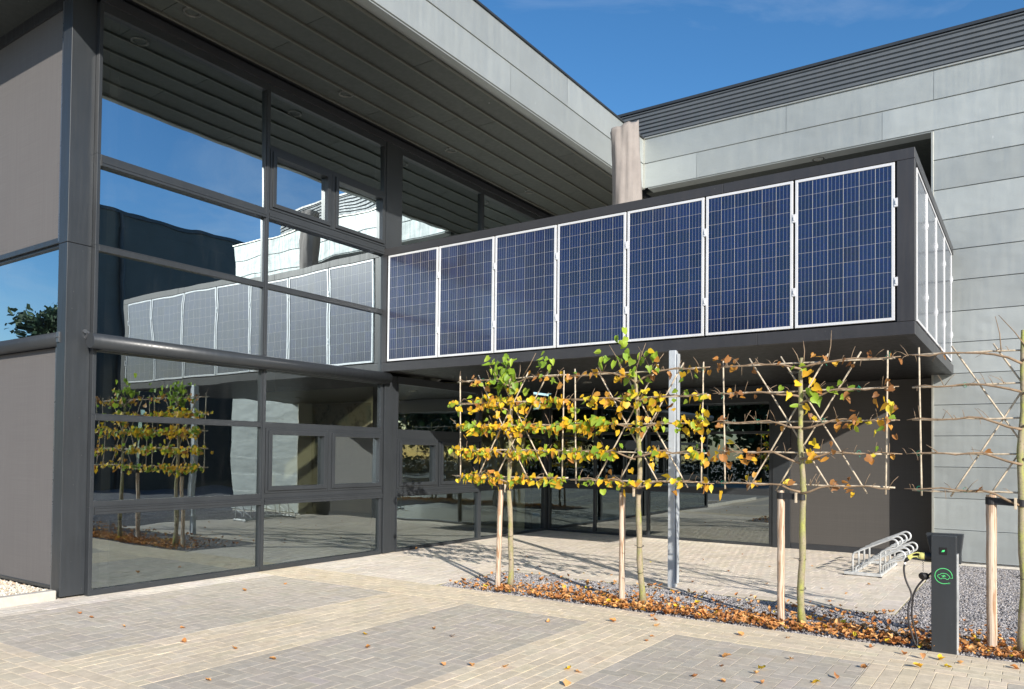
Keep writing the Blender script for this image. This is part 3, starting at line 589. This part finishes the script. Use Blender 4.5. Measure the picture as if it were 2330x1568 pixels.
# ---------------------------------------------------------------- espalier trees
ZL = [2.46, 2.19, 1.91, 1.615, 1.31]; YT = 7.45
trees = [(-5.08, -5.107, 'A'), (-3.412, -3.487, 'B'), (-1.79, -1.803, 'C'), (-.085, -.078, 'D')]
TL = ['leftmost espalier linden of the bed, full of yellow leaves with a green crown tuft',
      'young espalier linden left of the steel pole, yellow leaves and the tallest green top shoots',
      'half-bare espalier linden with mossy green trunk in front of the brown panel',
      'leafless espalier linden at the right edge beside the zinc wall']
CL = ['bamboo lattice tied to the leftmost linden tree', 'bamboo lattice between two leafy lindens left of the steel pole', 'bamboo lattice crossing the half-bare linden in front of the brown panel', 'bamboo lattice on the leafless linden in front of the zinc wall']
SL = ['knotty round wooden stake beside the leftmost linden trunk', 'round wooden stake left of the second linden, strap running to the trunk', 'pale round wooden stake left of the mossy linden trunk', 'thick weathered wooden stake between charging post and rightmost trunk']
for ti, (xb, xt, kind) in enumerate(trees):
    T_ = empty('linden_tree', (xb, YT, 0)); tag(T_, TL[ti], 'tree', 'espalier lindens in the gravel bed')
    m = MB(); pts = []; rs = []
    top = 2.50 if kind != 'D' else 2.62
    for j in range(17):
        tt = j/16; pts.append((xb+(xt-xb)*tt+.010*math.sin(tt*9+ti*2)+.006*math.sin(tt*23+ti), YT+.008*math.sin(tt*11+ti), tt*top)); rs.append(.034*(1-.45*tt)*(1.35 if j == 0 else 1)*(1+.07*math.sin(j*2.3+ti)))
    m.tube(pts, rs, 12); part(m, 'trunk', 'mossy_bark' if kind in 'CD' else 'linden_bark', T_, smooth=True)
    m = MB(); lp = []; lc = []; lsz = []
    for li, zl in enumerate(ZL):
        for sd in (-1, 1):
            Lh = .80+random.uniform(-.06, .06); p = []; st = zl-random.uniform(.05, .13)
            for j in range(10):
                tt = j/9; p.append((xt+sd*Lh*tt, YT-.02+random.gauss(0, .006), st+(zl-st)*min(1, tt*3.2)+.008*math.sin(tt*14+li)+random.gauss(0, .004)))
            m.tube(p, [.011*(1-.62*j/9) for j in range(10)], 6)
            for q in range(9 if kind != 'B' else 8):     # short twigs
                tt = random.uniform(.1, 1); bx_ = Vector((xt+sd*Lh*tt, YT-.02, zl)); d = Vector((random.gauss(.25*sd, .5), random.gauss(-.1, .5), random.uniform(.3, 1)*(1 if random.random() < .8 else -1))).normalized()*random.uniform(.04, .15)
                m.tube([bx_, bx_+d*.5+Vector((0, 0, .01)), bx_+d], [.0035, .0028, .0018], 4)
    # top shoots
    for s_ in range({'A': 5, 'B': 7, 'C': 3, 'D': 3}[kind]):
        q = Vector((xt+random.uniform(-.25, .25), YT-.02, 2.46)); d = Vector((random.uniform(-.22, .22), random.gauss(0, .05), random.uniform(.10, .30)))
        m.tube([q, q+d*.5+Vector((.01, 0, 0)), q+d], [.005, .004, .0025], 5)
    part(m, 'branches', 'twig', T_, smooth=True)
    def spray(cx, cy, cz, n, sx, sz, pals, wts, size=(.052, .086)):
        global lpos, lcol, lsize
        lpos.append(np.stack([rng.normal(cx, sx, n), rng.normal(cy, .06, n), rng.normal(cz, sz, n)], 1)); lcol.append(pick(pals, wts, n)); lsize.append(rng.uniform(*size, n))
    lpos, lcol, lsize = [], [], []; PL = [GRN, YEL, ORG, BRN]
    if kind in 'AB':
        for li, zl in enumerate(ZL):
            for sd in (-1, 1):
                lo, hi = .04, .78; cnt = [30, 62, 74, 66, 62][li]
                if kind == 'B' and sd > 0: cnt = [16, 36, 38, 26, 16][li]
                if kind == 'B' and sd < 0: cnt = [20, 38, 84, 56, 34][li]
                if li == 0: cnt = 18
                for c_ in range(max(2, cnt//5)):
                    cx = xt+sd*rng.uniform(lo, hi); wts = [.22, .68, .09, .01] if li else [.12, .3, .25, .3]
                    if rng.random() < .12: wts = [.8, .2, 0, 0]
                    spray(cx, YT-.03, zl-.02+rng.normal(0, .018), 5, .06, .036, PL, wts)
        # greener cluster at the stem
        spray(xt+.0, YT-.05, 2.42, 26 if kind == 'A' else 10, .09, .10, PL, [.85, .15, 0, 0], (.07, .10)); spray(xt-.05, YT-.05, 2.2, 18, .12, .13, PL, [.35, .6, .05, 0], (.06, .09)); spray(xt+.05, YT-.05, 1.98, 16, .15, .10, PL, [.3, .6, .1, 0], (.06, .09))
        if kind == 'A':
            spray(xt-.22, YT-.04, 2.66, 7, .06, .03, PL, [1, 0, 0, 0], (.07, .095)); spray(xt+.03, YT-.04, 2.68, 7, .05, .05, PL, [1, 0, 0, 0], (.07, .095)); spray(xt-.08, YT-.04, 2.57, 9, .08, .04, PL, [1, .05, 0, 0], (.07, .1)); spray(xt+.53, YT-.04, 2.62, 9, .045, .07, PL, [.9, .1, 0, 0], (.06, .085))
        else:
            spray(xt-.13, YT-.04, 2.80, 5, .05, .04, PL, [1, 0, 0, 0], (.085, .11)); spray(xt-.35, YT-.04, 2.63, 6, .07, .03, PL, [1, 0, 0, 0], (.08, .11)); spray(xt-.08, YT-.04, 2.62, 9, .10, .05, PL, [1, .05, 0, 0], (.07, .1)); spray(xt+.1, YT-.04, 2.64, 8, .08, .04, PL, [.9, .1, .1, 0], (.07, .1)); spray(xt-.45, YT-.04, 1.96, 9, .10, .03, PL, [1, .0, 0, 0], (.08, .11))
            spray(xt+.74, YT-.03, 1.95, 14, .05, .13, PL, [.15, .6, .2, .1]); spray(xt+.80, YT-.03, 1.28, 6, .07, .03, PL, [0, 1, .1, 0], (.07, .1)); spray(xt+.78, YT-.03, 1.60, 8, .06, .05, PL, [.2, .5, .3, 0])
    elif kind == 'C':
        for li, zl in enumerate(ZL):
            for sd in (-1, 1):
                for c_ in range([6, 5, 4, 6, 4][li]):
                    spray(xt+sd*rng.uniform(.08, .8), YT-.03, zl+rng.normal(.01, .03), 2, .03, .03, PL, [.05, .15, .35, .5], (.045, .075))
        spray(xt+.06, YT-.04, 2.37, 6, .05, .04, PL, [.2, .8, 0, 0], (.06, .085)); spray(xt+.05, YT-.04, 2.14, 9, .06, .09, PL, [.9, .1, 0, 0], (.07, .1)); spray(xt+.3, YT-.04, 2.17, 7, .12, .06, PL, [.9, .1, 0, 0], (.06, .09))
        spray(xt+.73, YT-.03, 1.95, 16, .06, .09, PL, [.15, .3, .3, .3], (.06, .085)); spray(xt+.42, YT-.03, 1.88, 8, .10, .03, PL, [.1, .7, .2, 0]); spray(xt-.5, YT-.03, 1.55, 9, .16, .03, PL, [.05, .6, .3, .1]); spray(xt+.12, YT-.03, 1.66, 7, .05, .08, PL, [0, .7, .4, 0])
    else:
        for c_ in range(5): spray(xt+rng.uniform(-.7, .7), YT-.03, ZL[rng.integers(5)]+.02, 1, .02, .02, PL, [0, 0, .3, .8], (.05, .07))
        spray(xt+.45, YT-.03, 1.7, 16, .2, .3, PL, [0, .1, .4, .8], (.05, .07))
    lpos = np.concatenate(lpos); lcol = np.concatenate(lcol); lsize = np.concatenate(lsize)
    lo_ = leaves('leaves', lpos, lsize, lcol, 'leaf', T_); lo_.location = -Vector(T_.location)
    # bamboo lattice
    K = empty('bamboo_lattice', (xb, YT+.03, 1.25)); tag(K, CL[ti], 'lattice', 'bamboo lattices on the lindens')
    def cane(a, b2, r_=.0085, y=YT+.02):
        a = Vector((a[0], y, a[1])); b2 = Vector((b2[0], y+random.gauss(0, .006), b2[1])); P = [a.lerp(b2, j/8)+Vector((0, random.gauss(0, .003), random.gauss(0, .0025) if abs(a.z-b2.z) < .3 else 0)) for j in range(9)]
        m = MB().tube(P, [r_*(1+(.12 if j % 2 else 0)) for j in range(9)], 7); part(m, 'cane', 'cane', K, smooth=True)
    lx, rx_ = xt-.745, xt+.735
    for zl in ZL: cane((lx-.055, zl+random.gauss(0, .006)), (rx_+.055, zl+random.gauss(0, .006)), .0078)
    cane((lx, 2.53), (lx+.02, 1.25), .0072, YT-.005); cane((rx_, 2.52), (rx_-.015, 1.25), .0072, YT-.005)
    for a, b2 in ((-.50, .27), (-.20, .56), (.51, -.24), (.23, -.51)): cane((xt+a, 2.53), (xt+b2, 1.25), .0072, YT+.038)
    m = MB()
    for q in range(9):
        xq, zq = xt+random.choice((-.745, -.4, .2, .735, .5)), random.choice(ZL); p = [(xq+.018*math.cos(a), YT+.0, zq+.022*math.sin(a)) for a in np.linspace(0, 5.5, 9)]+[(xq+random.uniform(-.05, .05), YT-.03, zq+random.uniform(-.05, .05))]
        m.tube(p, .002, 4)
    part(m, 'plant_tie', 'green_tie', K)
    # stake with rubber strap
    dx, dy, hh, rr = [(-.185, .01, 1.235, .031), (-.296, .14, 1.25, .033), (-.20, .02, 1.255, .034), (-.21, .05, 1.275, .038)][ti]
    sxp, syp = xb+dx, YT+dy
    Q = empty('tree_stake', (sxp, syp, 0)); tag(Q, SL[ti], 'stake', 'wooden stakes beside the lindens')
    lean = {0: -.035}.get(ti, .0)
    m = MB().tube([(sxp+lean*(1-j/8)*-1*0+lean*(j/8)*-1+random.gauss(0, .0015), syp, -.02+(hh+.02)*j/8) for j in range(9)], [rr*(1+random.gauss(0, .02)) for j in range(9)], 16); part(m, 'post', 'stake_wood', Q, smooth=False)
    txp = xb+(xt-xb)*.48; zs = hh-.05; sx2 = sxp-lean; th = .004
    def strap(cx, cy, r_, z0, z1):
        vs = []; n = 20
        for rr_ in (r_, r_+th):
            for zz in (z0, z1): vs += [(cx+rr_*math.cos(k*2*math.pi/n), cy+rr_*math.sin(k*2*math.pi/n), zz) for k in range(n)]
        f = []
        for k in range(n):
            k2 = (k+1) % n; f += [(k, k2, n+k2, n+k), (2*n+k, 2*n+k2, 3*n+k2, 3*n+k), (k, k2, 2*n+k2, 2*n+k), (n+k, n+k2, 3*n+k2, 3*n+k)]
        return vs, f
    m = MB(); m.add(*strap(sx2, syp, rr+.002, zs-.03, zs+.03)); m.add(*strap(txp, YT, .031, zs-.035, zs+.02))
    for sgn in (-1, 1):
        a = Vector((sx2+.01, syp+sgn*(rr-.004), zs)); b2 = Vector((txp, YT+sgn*.030, zs-.007)); d = (b2-a); nrm = Vector((d.y, -d.x, 0)).normalized()*.002
        m.prism([a+nrm-Vector((0, 0, .028)), a-nrm-Vector((0, 0, .028)), a-nrm+Vector((0, 0, .028)), a+nrm+Vector((0, 0, .028))], d)
    part(m, 'strap', 'rubber', Q)
    part(MB().box(txp-.055, txp-.035, YT-.045, YT-.02, zs-.06, zs+.035), 'spacer_block', 'cane', Q, bevel=.003)
    for zz in (.62, .35):
      m = MB().tube([(txp*(.5)+xb*.5+.035*math.cos(a), YT+.035*math.sin(a), zz+.01*math.sin(a)) for a in np.linspace(0, 6.28, 12)]+[(xb-.07, YT-.04, zz+.012)], .003, 5)
      part(m, 'cable_tie', 'rubber', T_)
# ---------------------------------------------------------------- charging post
C_ = empty('charging_post', (-.608, 7.17, 0)); tag(C_, 'slim anthracite electric car charging post with green car and plug emblem', 'charging post')
xa, xb2, yf = -.700, -.520, 7.12
part(MB().box(xa, xb2, yf, yf+.11, -.03, .945), 'column', 'anthracite', C_, bevel=.005)
part(MB().box(xb2+.0005, xb2+.010, yf+.02, yf+.10, -.03, .80), 'edge_strip', 'galvanised', C_)  # pale strip added to stand in for the sunlit right side of the column
m = MB(); m.prism([(xa-.050, yf+.113, .950), (xb2+.042, yf+.113, .955), (xb2+.024, yf+.113, .80), (xb2+.024, yf+.113, .71), (xa-.004, yf+.113, .73)], (0, .09, 0)); part(m, 'head', 'anthracite', C_, bevel=.004)
ds = part(MB().box(-.642, -.583, yf-.003, yf+.001, .793, .851), 'display', 'black', C_, bevel=.0015)
# leaf sign on the display
def poly_plate(pts, y, th, name, mat, parent):
    m = MB(); m.prism([(x, y, z) for x, z in pts], (0, -th, 0)); return part(m, name, mat, parent)
lc_ = [(-.026, -.014), (-.019, -.004), (-.018, .006), (-.010, .014), (.004, .016), (.022, .020), (.022, .006), (.016, -.006), (.006, -.013), (-.008, -.014), (-.016, -.010), (-.024, -.018)]
poly_plate([(-.6125+x*.5, .822+z*.5) for x, z in lc_], yf-.003, .0015, 'leaf_sign', 'display_green', ds)
# emblem: ring turning into a plug lead round a car
m = MB(); cx, cz, rr = -.611, .621, .0615
def ribbon(m, pts, wd, y, closed=False, th=.0018):
    n = len(pts); P2 = [Vector((p[0], 0, p[1])) for p in pts]; L1 = []; L2 = []
    for i in range(n):
        a = P2[i-1] if (i > 0 or closed) else P2[i]; b2 = P2[(i+1) % n] if (i < n-1 or closed) else P2[i]; d = (b2-a).normalized(); nn = Vector((-d.z, 0, d.x))*wd/2; L1.append(P2[i]+nn); L2.append(P2[i]-nn)
    rng_ = range(n if closed else n-1)
    for i in rng_:
        j = (i+1) % n; q = [L1[i], L1[j], L2[j], L2[i]]; m.prism([(v.x, y, v.z) for v in q], (0, -th, 0))
ribbon(m, [(cx+rr*math.cos(a), cz+rr*math.sin(a)) for a in np.linspace(math.radians(2), math.radians(290), 40)]+[(cx+.036, cz-.0575)], .0052, yf-.0004)
ribbon(m, [(cx+rr, cz+.004), (cx+rr+.003, cz-.012), (cx+.048, cz-.012)], .0045, yf-.0004)
m.prism([(cx+.030+a*.55, yf-.0004, cz-.0555+b2*.55) for a, b2 in ((0, -.008), (.016, -.010), (.018, .010), (.004, .008))], (0, -.0018, 0))
for dz in (-.003, .0035): m.prism([(cx+.038, yf-.0004, cz-.056+dz), (cx+.047, yf-.0004, cz-.055+dz), (cx+.047, yf-.0004, cz-.053+dz), (cx+.038, yf-.0004, cz-.054+dz)], (0, -.0018, 0))
car = [(-.042, -.002), (-.038, .007), (-.026, .010), (-.016, .020), (.004, .022), (.022, .019), (.032, .010), (.042, .001), (.043, -.012), (.037, -.016), (.033, -.024), (.022, -.026), (.014, -.017), (-.010, -.017), (-.016, -.024), (-.027, -.023), (-.032, -.014), (-.041, -.010)]
ribbon(m, [(cx+x, cz+z) for x, z in car], .0042, yf-.0004, True)
bolt = [(-.018, .001), (.001, .003), (.000, .010), (.018, -.002), (.003, -.004), (.002, -.011)]
m.prism([(cx+x, yf-.0004, cz+.001+z) for x, z in bolt], (0, -.0018, 0))
part(m, 'car_emblem', 'sign_green', C_)
# socket, plug with loop handle, lead, hanging cap
yp = yf+.06
part(MB().tube([(xa-.002, yp, .764), (xa-.05, yp, .764)], .031, 20), 'socket', 'rubber', C_, bevel=.003)
PG = empty('charging_plug', (-.76, yp, .764)); tag(PG, 'yellow-green car charging plug with loop handle in the socket of the post', 'charging plug')
m = MB().tube([(-.7525, yp, .764), (-.775, yp, .764), (-.790, yp, .768)], [.030, .030, .026], 20)
ring_o = [(-.785, .792), (-.810, .793), (-.840, .783), (-.862, .768), (-.882, .757), (-.872, .735), (-.860, .722), (-.850, .735), (-.835, .748), (-.812, .752), (-.795, .742), (-.775, .737)]
ring_i = [(-.793, .785), (-.812, .785), (-.832, .777), (-.848, .765), (-.848, .765), (-.847, .761), (-.845, .760), (-.843, .759), (-.832, .759), (-.812, .762), (-.797, .765), (-.790, .770)]
n = len(ring_o)
vs = [(x, yp-.016, z) for x, z in ring_o]+[(x, yp-.016, z) for x, z in ring_i]+[(x, yp+.016, z) for x, z in ring_o]+[(x, yp+.016, z) for x, z in ring_i]
fs = []
for i in range(n):
    j = (i+1) % n; fs += [(i, j, n+j, n+i), (2*n+i, 2*n+j, 3*n+j, 3*n+i), (i, j, 2*n+j, 2*n+i), (n+i, n+j, 3*n+j, 3*n+i)]
m.add(vs, fs); part(m, 'grip', 'plug_yellow', PG, bevel=.003)
part(MB().tube([(-.866, yp, .742), (-.882, yp, .728), (-.895, yp, .712)], [.013, .016, .012], 12).tube([(-.897, yp, .712), (-.8995, yp, .703)], .0095, 12), 'boot', 'rubber', PG, smooth=True)
part(MB().tube([(-.8985, yp, .703), (-.900, yp, .684)], .0088, 12), 'tape', 'white_tape', PG)
cb = [(-.900, yp, .684), (-.906, yp, .66), (-.905, yp, .62), (-.897, yp, .57), (-.880, yp, .52), (-.862, yp, .48), (-.851, yp, .44), (-.853, yp-.01, .40), (-.868, yp-.02, .35), (-.872, yp-.03, .28), (-.866, yp-.03, .20), (-.850, yp-.02, .13), (-.826, yp-.02, .05), (-.815, yp-.01, .02), (-.808, yp, .03), (-.812, yp+.02, .07), (-.832, yp+.02, .16), (-.850, yp+.02, .26), (-.846, yp+.02, .36), (-.838, yp+.01, .43), (-.810, yp, .50), (-.770, yp, .56), (-.725, yp, .61), (-.690, yp, .64)]
def catmull(P, k=5):
    P = [Vector(p) for p in P]; o = []
    for i in range(len(P)-1):
        a, b2, c_, d = P[max(i-1, 0)], P[i], P[i+1], P[min(i+2, len(P)-1)]
        for j in range(k):
            u = j/k; o.append(.5*((2*b2)+(c_-a)*u+(2*a-5*b2+4*c_-d)*u*u+(3*b2-3*c_+d-a)*u**3))
    return o+[P[-1]]
part(MB().tube(catmull(cb), .0078, 10), 'cable', 'cable', PG, smooth=True)
part(MB().tube([(-.762+.003*math.sin(j*1.5), yp-.02, .735-j*.0042) for j in range(24)], .0022, 5), 'cap_cord', 'cable', PG)
part(MB().tube([(-.775, yp-.035, .600), (-.770, yp-.027, .602), (-.738, yp+.005, .598)], [.026, .030, .029], 20), 'cap', 'rubber', PG, bevel=.003)
# ---------------------------------------------------------------- bicycle rack
K = empty('bicycle_rack', (-1.85, 11.7, 0)); tag(K, 'low galvanised bicycle rack with slanted wheel loops on the paving', 'bicycle rack')
ys = [11.10, 11.52, 11.94, 12.36]
m = MB().box(-2.12, -1.66, 11.06, 11.10, .012, .052).box(-2.12, -1.66, 12.42, 12.46, .012, .052); part(m, 'foot_bar', 'galvanised', K, bevel=.004)
m = MB().box(-1.70, -1.665, 11.104, 12.416, .012, .047).box(-2.035, -2.0, 11.104, 12.416, .012, .047); part(m, 'rail', 'galvanised', K, bevel=.004)
part(MB().box(-2.13, -2.10, 11.05, 11.11, 0, .011).box(-1.70, -1.66, 11.05, 11.11, 0, .011).box(-2.13, -2.10, 12.41, 12.47, 0, .011).box(-1.70, -1.66, 12.41, 12.47, 0, .011), 'foot_pad', 'rubber', K)
def arc(cx, cz, r_, a0, a1, n, y): return [(cx+r_*math.cos(a), y, cz+r_*math.sin(a)) for a in np.linspace(a0, a1, n)]
for y in ys:
    sl_ = math.atan2(.215, .47); y2 = y+.0
    p = [(-2.018, y2, .045), (-2.018, y2, .25), (-2.012, y2, .285), (-1.99, y2, .308)]+arc(-1.535, .452, .062, sl_+math.pi/2, sl_-math.pi/2-.4, 12, y2)+[(-1.60, y2, .375), (-1.66, y2, .345), (-1.678, y2, .325), (-1.683, y2, .30), (-1.683, y2, .045)]
    part(MB().tube(p, .0130, 10), 'wheel_loop', 'galvanised', K, smooth=True)
    y3 = y+.20
    p = [(-2.018, y3, .045), (-2.014, y3, .085), (-1.99, y3, .108)]+arc(-1.475, .285, .062, sl_+math.pi/2-.1, sl_-math.pi/2-.4, 12, y3)+[(-1.54, y3, .205), (-1.66, y3, .155), (-1.68, y3, .13), (-1.683, y3, .045)]
    part(MB().tube(p, .0130, 10), 'wheel_loop', 'galvanised', K, smooth=True)
# ---------------------------------------------------------------- fallen leaves
# litter in the bed (uncountable)
n = 3500; px = rng.uniform(-5.85, 2.2, n); dens = np.clip((px+6.1)/2.0, .15, 1); keep = rng.random(n) < dens; px = px[keep]; n = len(px)
py = 7.16+np.abs(rng.normal(0, .33, n)); py = np.where(rng.random(n) < .15, rng.uniform(7.15, 8.6, n), py); py = np.clip(py, 7.09+rng.uniform(0, .1, n), 8.57)
pz = rng.uniform(.004, .035, n)
lo_ = leaves('leaf_litter', np.stack([px, py, pz], 1), rng.uniform(.026, .055, n), pick([YEL, DRY, DRB], [.04, .60, .36], n), 'dry_leaf', mode='flat', curl=rng.uniform(.1, 1.6, n))
tag(lo_, 'thick drift of orange-brown fallen linden leaves on the gravel bed', 'leaf litter', kind='stuff')
# single leaves on the paving
spots = [(-7.56, 3.80), (-7.32, 3.76), (-6.69, 3.75)]
px_spots = [(413, 1461), (540, 1477), (626, 1501), (833, 1475), (410, 1430), (478, 1550), (1030, 1448), (1012, 1515), (1075, 1517), (1145, 1518), (1247, 1417), (835, 1444), (985, 1432), (1290, 1522), (1310, 1530), (1400, 1416), (1485, 1402), (1490, 1425), (1495, 1412), (1480, 1449), (1473, 1459), (1292, 1562), (1640, 1517), (1646, 1497), (1730, 1522), (1720, 1533), (1800, 1500), (1575, 1541), (1735, 1556), (1650, 1553), (1985, 1473), (1900, 1438), (1790, 1452), (1690, 1447), (2035, 1468), (2100, 1500), (2060, 1490), (2095, 1520), (2135, 1503), (2185, 1510), (2150, 1518), (2300, 1520), (1960, 1520), (1905, 1545), (1850, 1555), (1145, 1290), (1230, 1290), (1330, 1305), (1390, 1310), (1480, 1280), (1600, 1275), (1690, 1262), (1660, 1300), (1750, 1290), (1745, 1330), (1850, 1290), (1980, 1330), (2012, 1392), (1945, 1397), (1870, 1340), (1925, 1352), (1200, 1268), (1550, 1300), (945, 1250), (1575, 1325), (1890, 1370), (650, 1330), (560, 1345)]
def ground_pt(u, v):
    d = fwd+rt2*((u-1169.68)/1748.3154)-up2*((v-997.52)/1748.3154); return (d.x*-H/d.z, d.y*-H/d.z)
spots += [ground_pt(u, v) for u, v in px_spots]
near = {}
for i, (x, y) in enumerate(spots):
    court = y > 8.4
    nm = 'fallen_leaf'
    o = leaves(nm, np.zeros((1, 3)), np.array([rng.uniform(.036, .060)*(.8 if court else 1)]), pick([YEL, DRY, DRB], [.15, .6, .3], 1), 'dry_leaf', mode='flat', curl=rng.uniform(.2, 1.0, 1))
    zmin = min(v.co.z for v in o.data.vertices); o.location = (x, y, .002-zmin)
    if court: tag(o, 'small dry leaf lying on the pale paving under or before the bridge', 'leaf', 'fallen leaves on the pale courtyard paving')
    else: tag(o, 'curled orange-brown fallen leaf on the beige and grey block paving', 'leaf', 'fallen leaves on the front paving')
# ---------------------------------------------------------------- things seen only in the mirror glass
# dark building wing across the gravel yard
m = MB().box(13, 24, 13.5, 34, -.1, 11.6)
Wg = empty('dark_wing', (13, 13.5, 0)); tag(Wg, 'tall dark blue-grey building wing mirrored in the left facade glass', 'building wing')
part(m, 'wall', 'plaster_dark', Wg); part(MB().box(12.95, 24.05, 13.45, 34.05, 11.6, 11.75), 'parapet', 'anthracite', Wg)
part(MB().tube([(12.9, 16.3, 0), (12.9, 16.3, 11.6)], .09, 10), 'downpipe', 'anthracite', Wg)
for k in range(4): part(MB().box(12.96, 13.0, 15+4.2*k+2.2, 15+4.2*k+5.0, 1.0, 3.2), 'window', 'glass', Wg)
part(MB().box(1.48, 13, 24, 25, -.1, 6.5), 'link_wall', 'plaster_dark', Wg)
# trees behind the camera
def crown_tree(name, x, y, h, r_, pal, label, seed, trunk_h=2.5, n=5200, leaf=.16, conic=False):
    T_ = empty(name, (x, y, 0)); tag(T_, label, 'tree'); rg = np.random.default_rng(seed)
    m = MB().tube([(x, y, 0), (x+.1, y, trunk_h), (x+.2, y+.1, h*.8)], [.22, .17, .04], 10)
    nc = 34; cl = rg.normal(0, 1, (nc, 3)); cl /= np.linalg.norm(cl, axis=1)[:, None]; cl *= rg.uniform(.35, 1, (nc, 1))
    cz = trunk_h+(h-trunk_h)*.5; cc = np.stack([x+cl[:, 0]*r_, y+cl[:, 1]*r_, cz+cl[:, 2]*(h-trunk_h)*.46], 1)
    if conic: f = 1-(cc[:, 2]-trunk_h)/(h-trunk_h)*.7; cc[:, 0] = x+(cc[:, 0]-x)*f; cc[:, 1] = y+(cc[:, 1]-y)*f
    for c_ in cc[:16]: m.tube([(x+.1, y, trunk_h*.9+rg.uniform(0, 1.5)), ((x+c_[0])/2, (y+c_[1])/2, (trunk_h+c_[2])/2+.3), tuple(c_)], [.08, .05, .02], 6)
    part(m, 'trunk', 'tree_bark', T_, smooth=True)
    ci = rg.integers(0, nc, n); p = cc[ci]+rg.normal(0, 1, (n, 3))*r_*.17; sz = rg.uniform(leaf*.6, leaf*1.4, n)
    q = np.array([(-1, -.6, 0), (1, -.6, .1), (1, .6, 0), (-1, .6, .1)]); M = rot_rand(n); V = np.einsum('nij,kj->nki', M, q)*sz[:, None, None]+p[:, None]
    col = np.array(pal)[rg.integers(0, len(pal), n)]*rg.uniform(.6, 1.3, (n, 1))
    o = np_mesh('crown', V.reshape(-1, 3), np.arange(n*4).reshape(-1, 4), col, 'foliage', T_); o.location = -Vector(T_.location); return T_
DG = [(.03, .06, .02), (.05, .09, .03), (.04, .07, .025)]; PG_ = [(.04, .08, .04), (.06, .10, .05)]; AU = [(.30, .24, .03), (.12, .14, .03), (.36, .26, .04)]
crown_tree('pine_tree', -41.6, -11.0, 9.8, 1.6, PG_, 'dark green pine mirrored in the small left window', 3, 3.5, 9000, .10)
cfg = [(-56, -24, 11, 4.5, DG, 'dense dark tree far behind the yard, westernmost of the row'), (-47, -27, 9, 4.2, DG, 'dark round tree second from the west end of the far row'), (-39, -25, 8.5, 4, AU, 'yellowing tree third from the west end of the far row'),
       (-33.5, -26, 6.5, 3.0, DG, 'low dark tree just west of the gap in the far row'), (-21.5, -25, 8, 3.4, DG, 'dark tree just east of the gap in the far row'), (-15, -24, 10, 4, DG, 'tall dark evergreen tree mirrored behind the half-bare linden'), (-8, -26, 9, 3.6, AU, 'yellow-green tree opposite the charging post'), (0, -27, 10, 4, DG, 'dark tree directly behind the camera position'), (9, -28, 9, 4, DG, 'dark tree east of the camera in the far row'), (18, -30, 10, 4.5, AU, 'yellowing tree near the east end of the far row'), (28, -32, 9.5, 4.2, DG, 'easternmost dark tree of the far row')]
cfg += [(-51, -30, 10, 4.5, DG, 'dark tree behind the two westernmost trees of the far row'), (-43, -32, 11, 4.5, DG, 'tall dark tree behind the yellowing western tree'), (4.5, -33, 10, 4.5, DG, 'dark tree behind the gap east of the camera axis'), (13.5, -34, 10, 4.5, DG, 'dark tree set back between two eastern trees'), (23, -36, 11, 5, DG, 'tall set-back tree near the east end of the far row'), (37, -38, 11, 5, DG, 'last dark tree beyond the east end of the far row'), (48, -40, 11, 5, AU, 'yellowing tree farthest to the east')]
for i, (x, y, h, r_, pal, lb) in enumerate(cfg): crown_tree('deciduous_tree', x, y, h, r_, pal, lb, 20+i, 1.4, 4200, .2)
n = 16000; V0 = np.stack([rng.uniform(-60, 35, n), rng.uniform(-22, -20.8, n), rng.uniform(0, 1.35, n)], 1)
q = np.array([(-1, -.6, 0), (1, -.6, .1), (1, .6, 0), (-1, .6, .1)]); V = np.einsum('nij,kj->nki', rot_rand(n), q)*rng.uniform(.06, .13, n)[:, None, None]+V0[:, None]
o = np_mesh('hedge', V.reshape(-1, 3), np.arange(n*4).reshape(-1, 4), np.array(DG)[rng.integers(0, 3, n)], 'foliage'); tag(o, 'long low dark hedge along the far side of the paved yard', 'hedge')
bpy.context.view_layer.update()
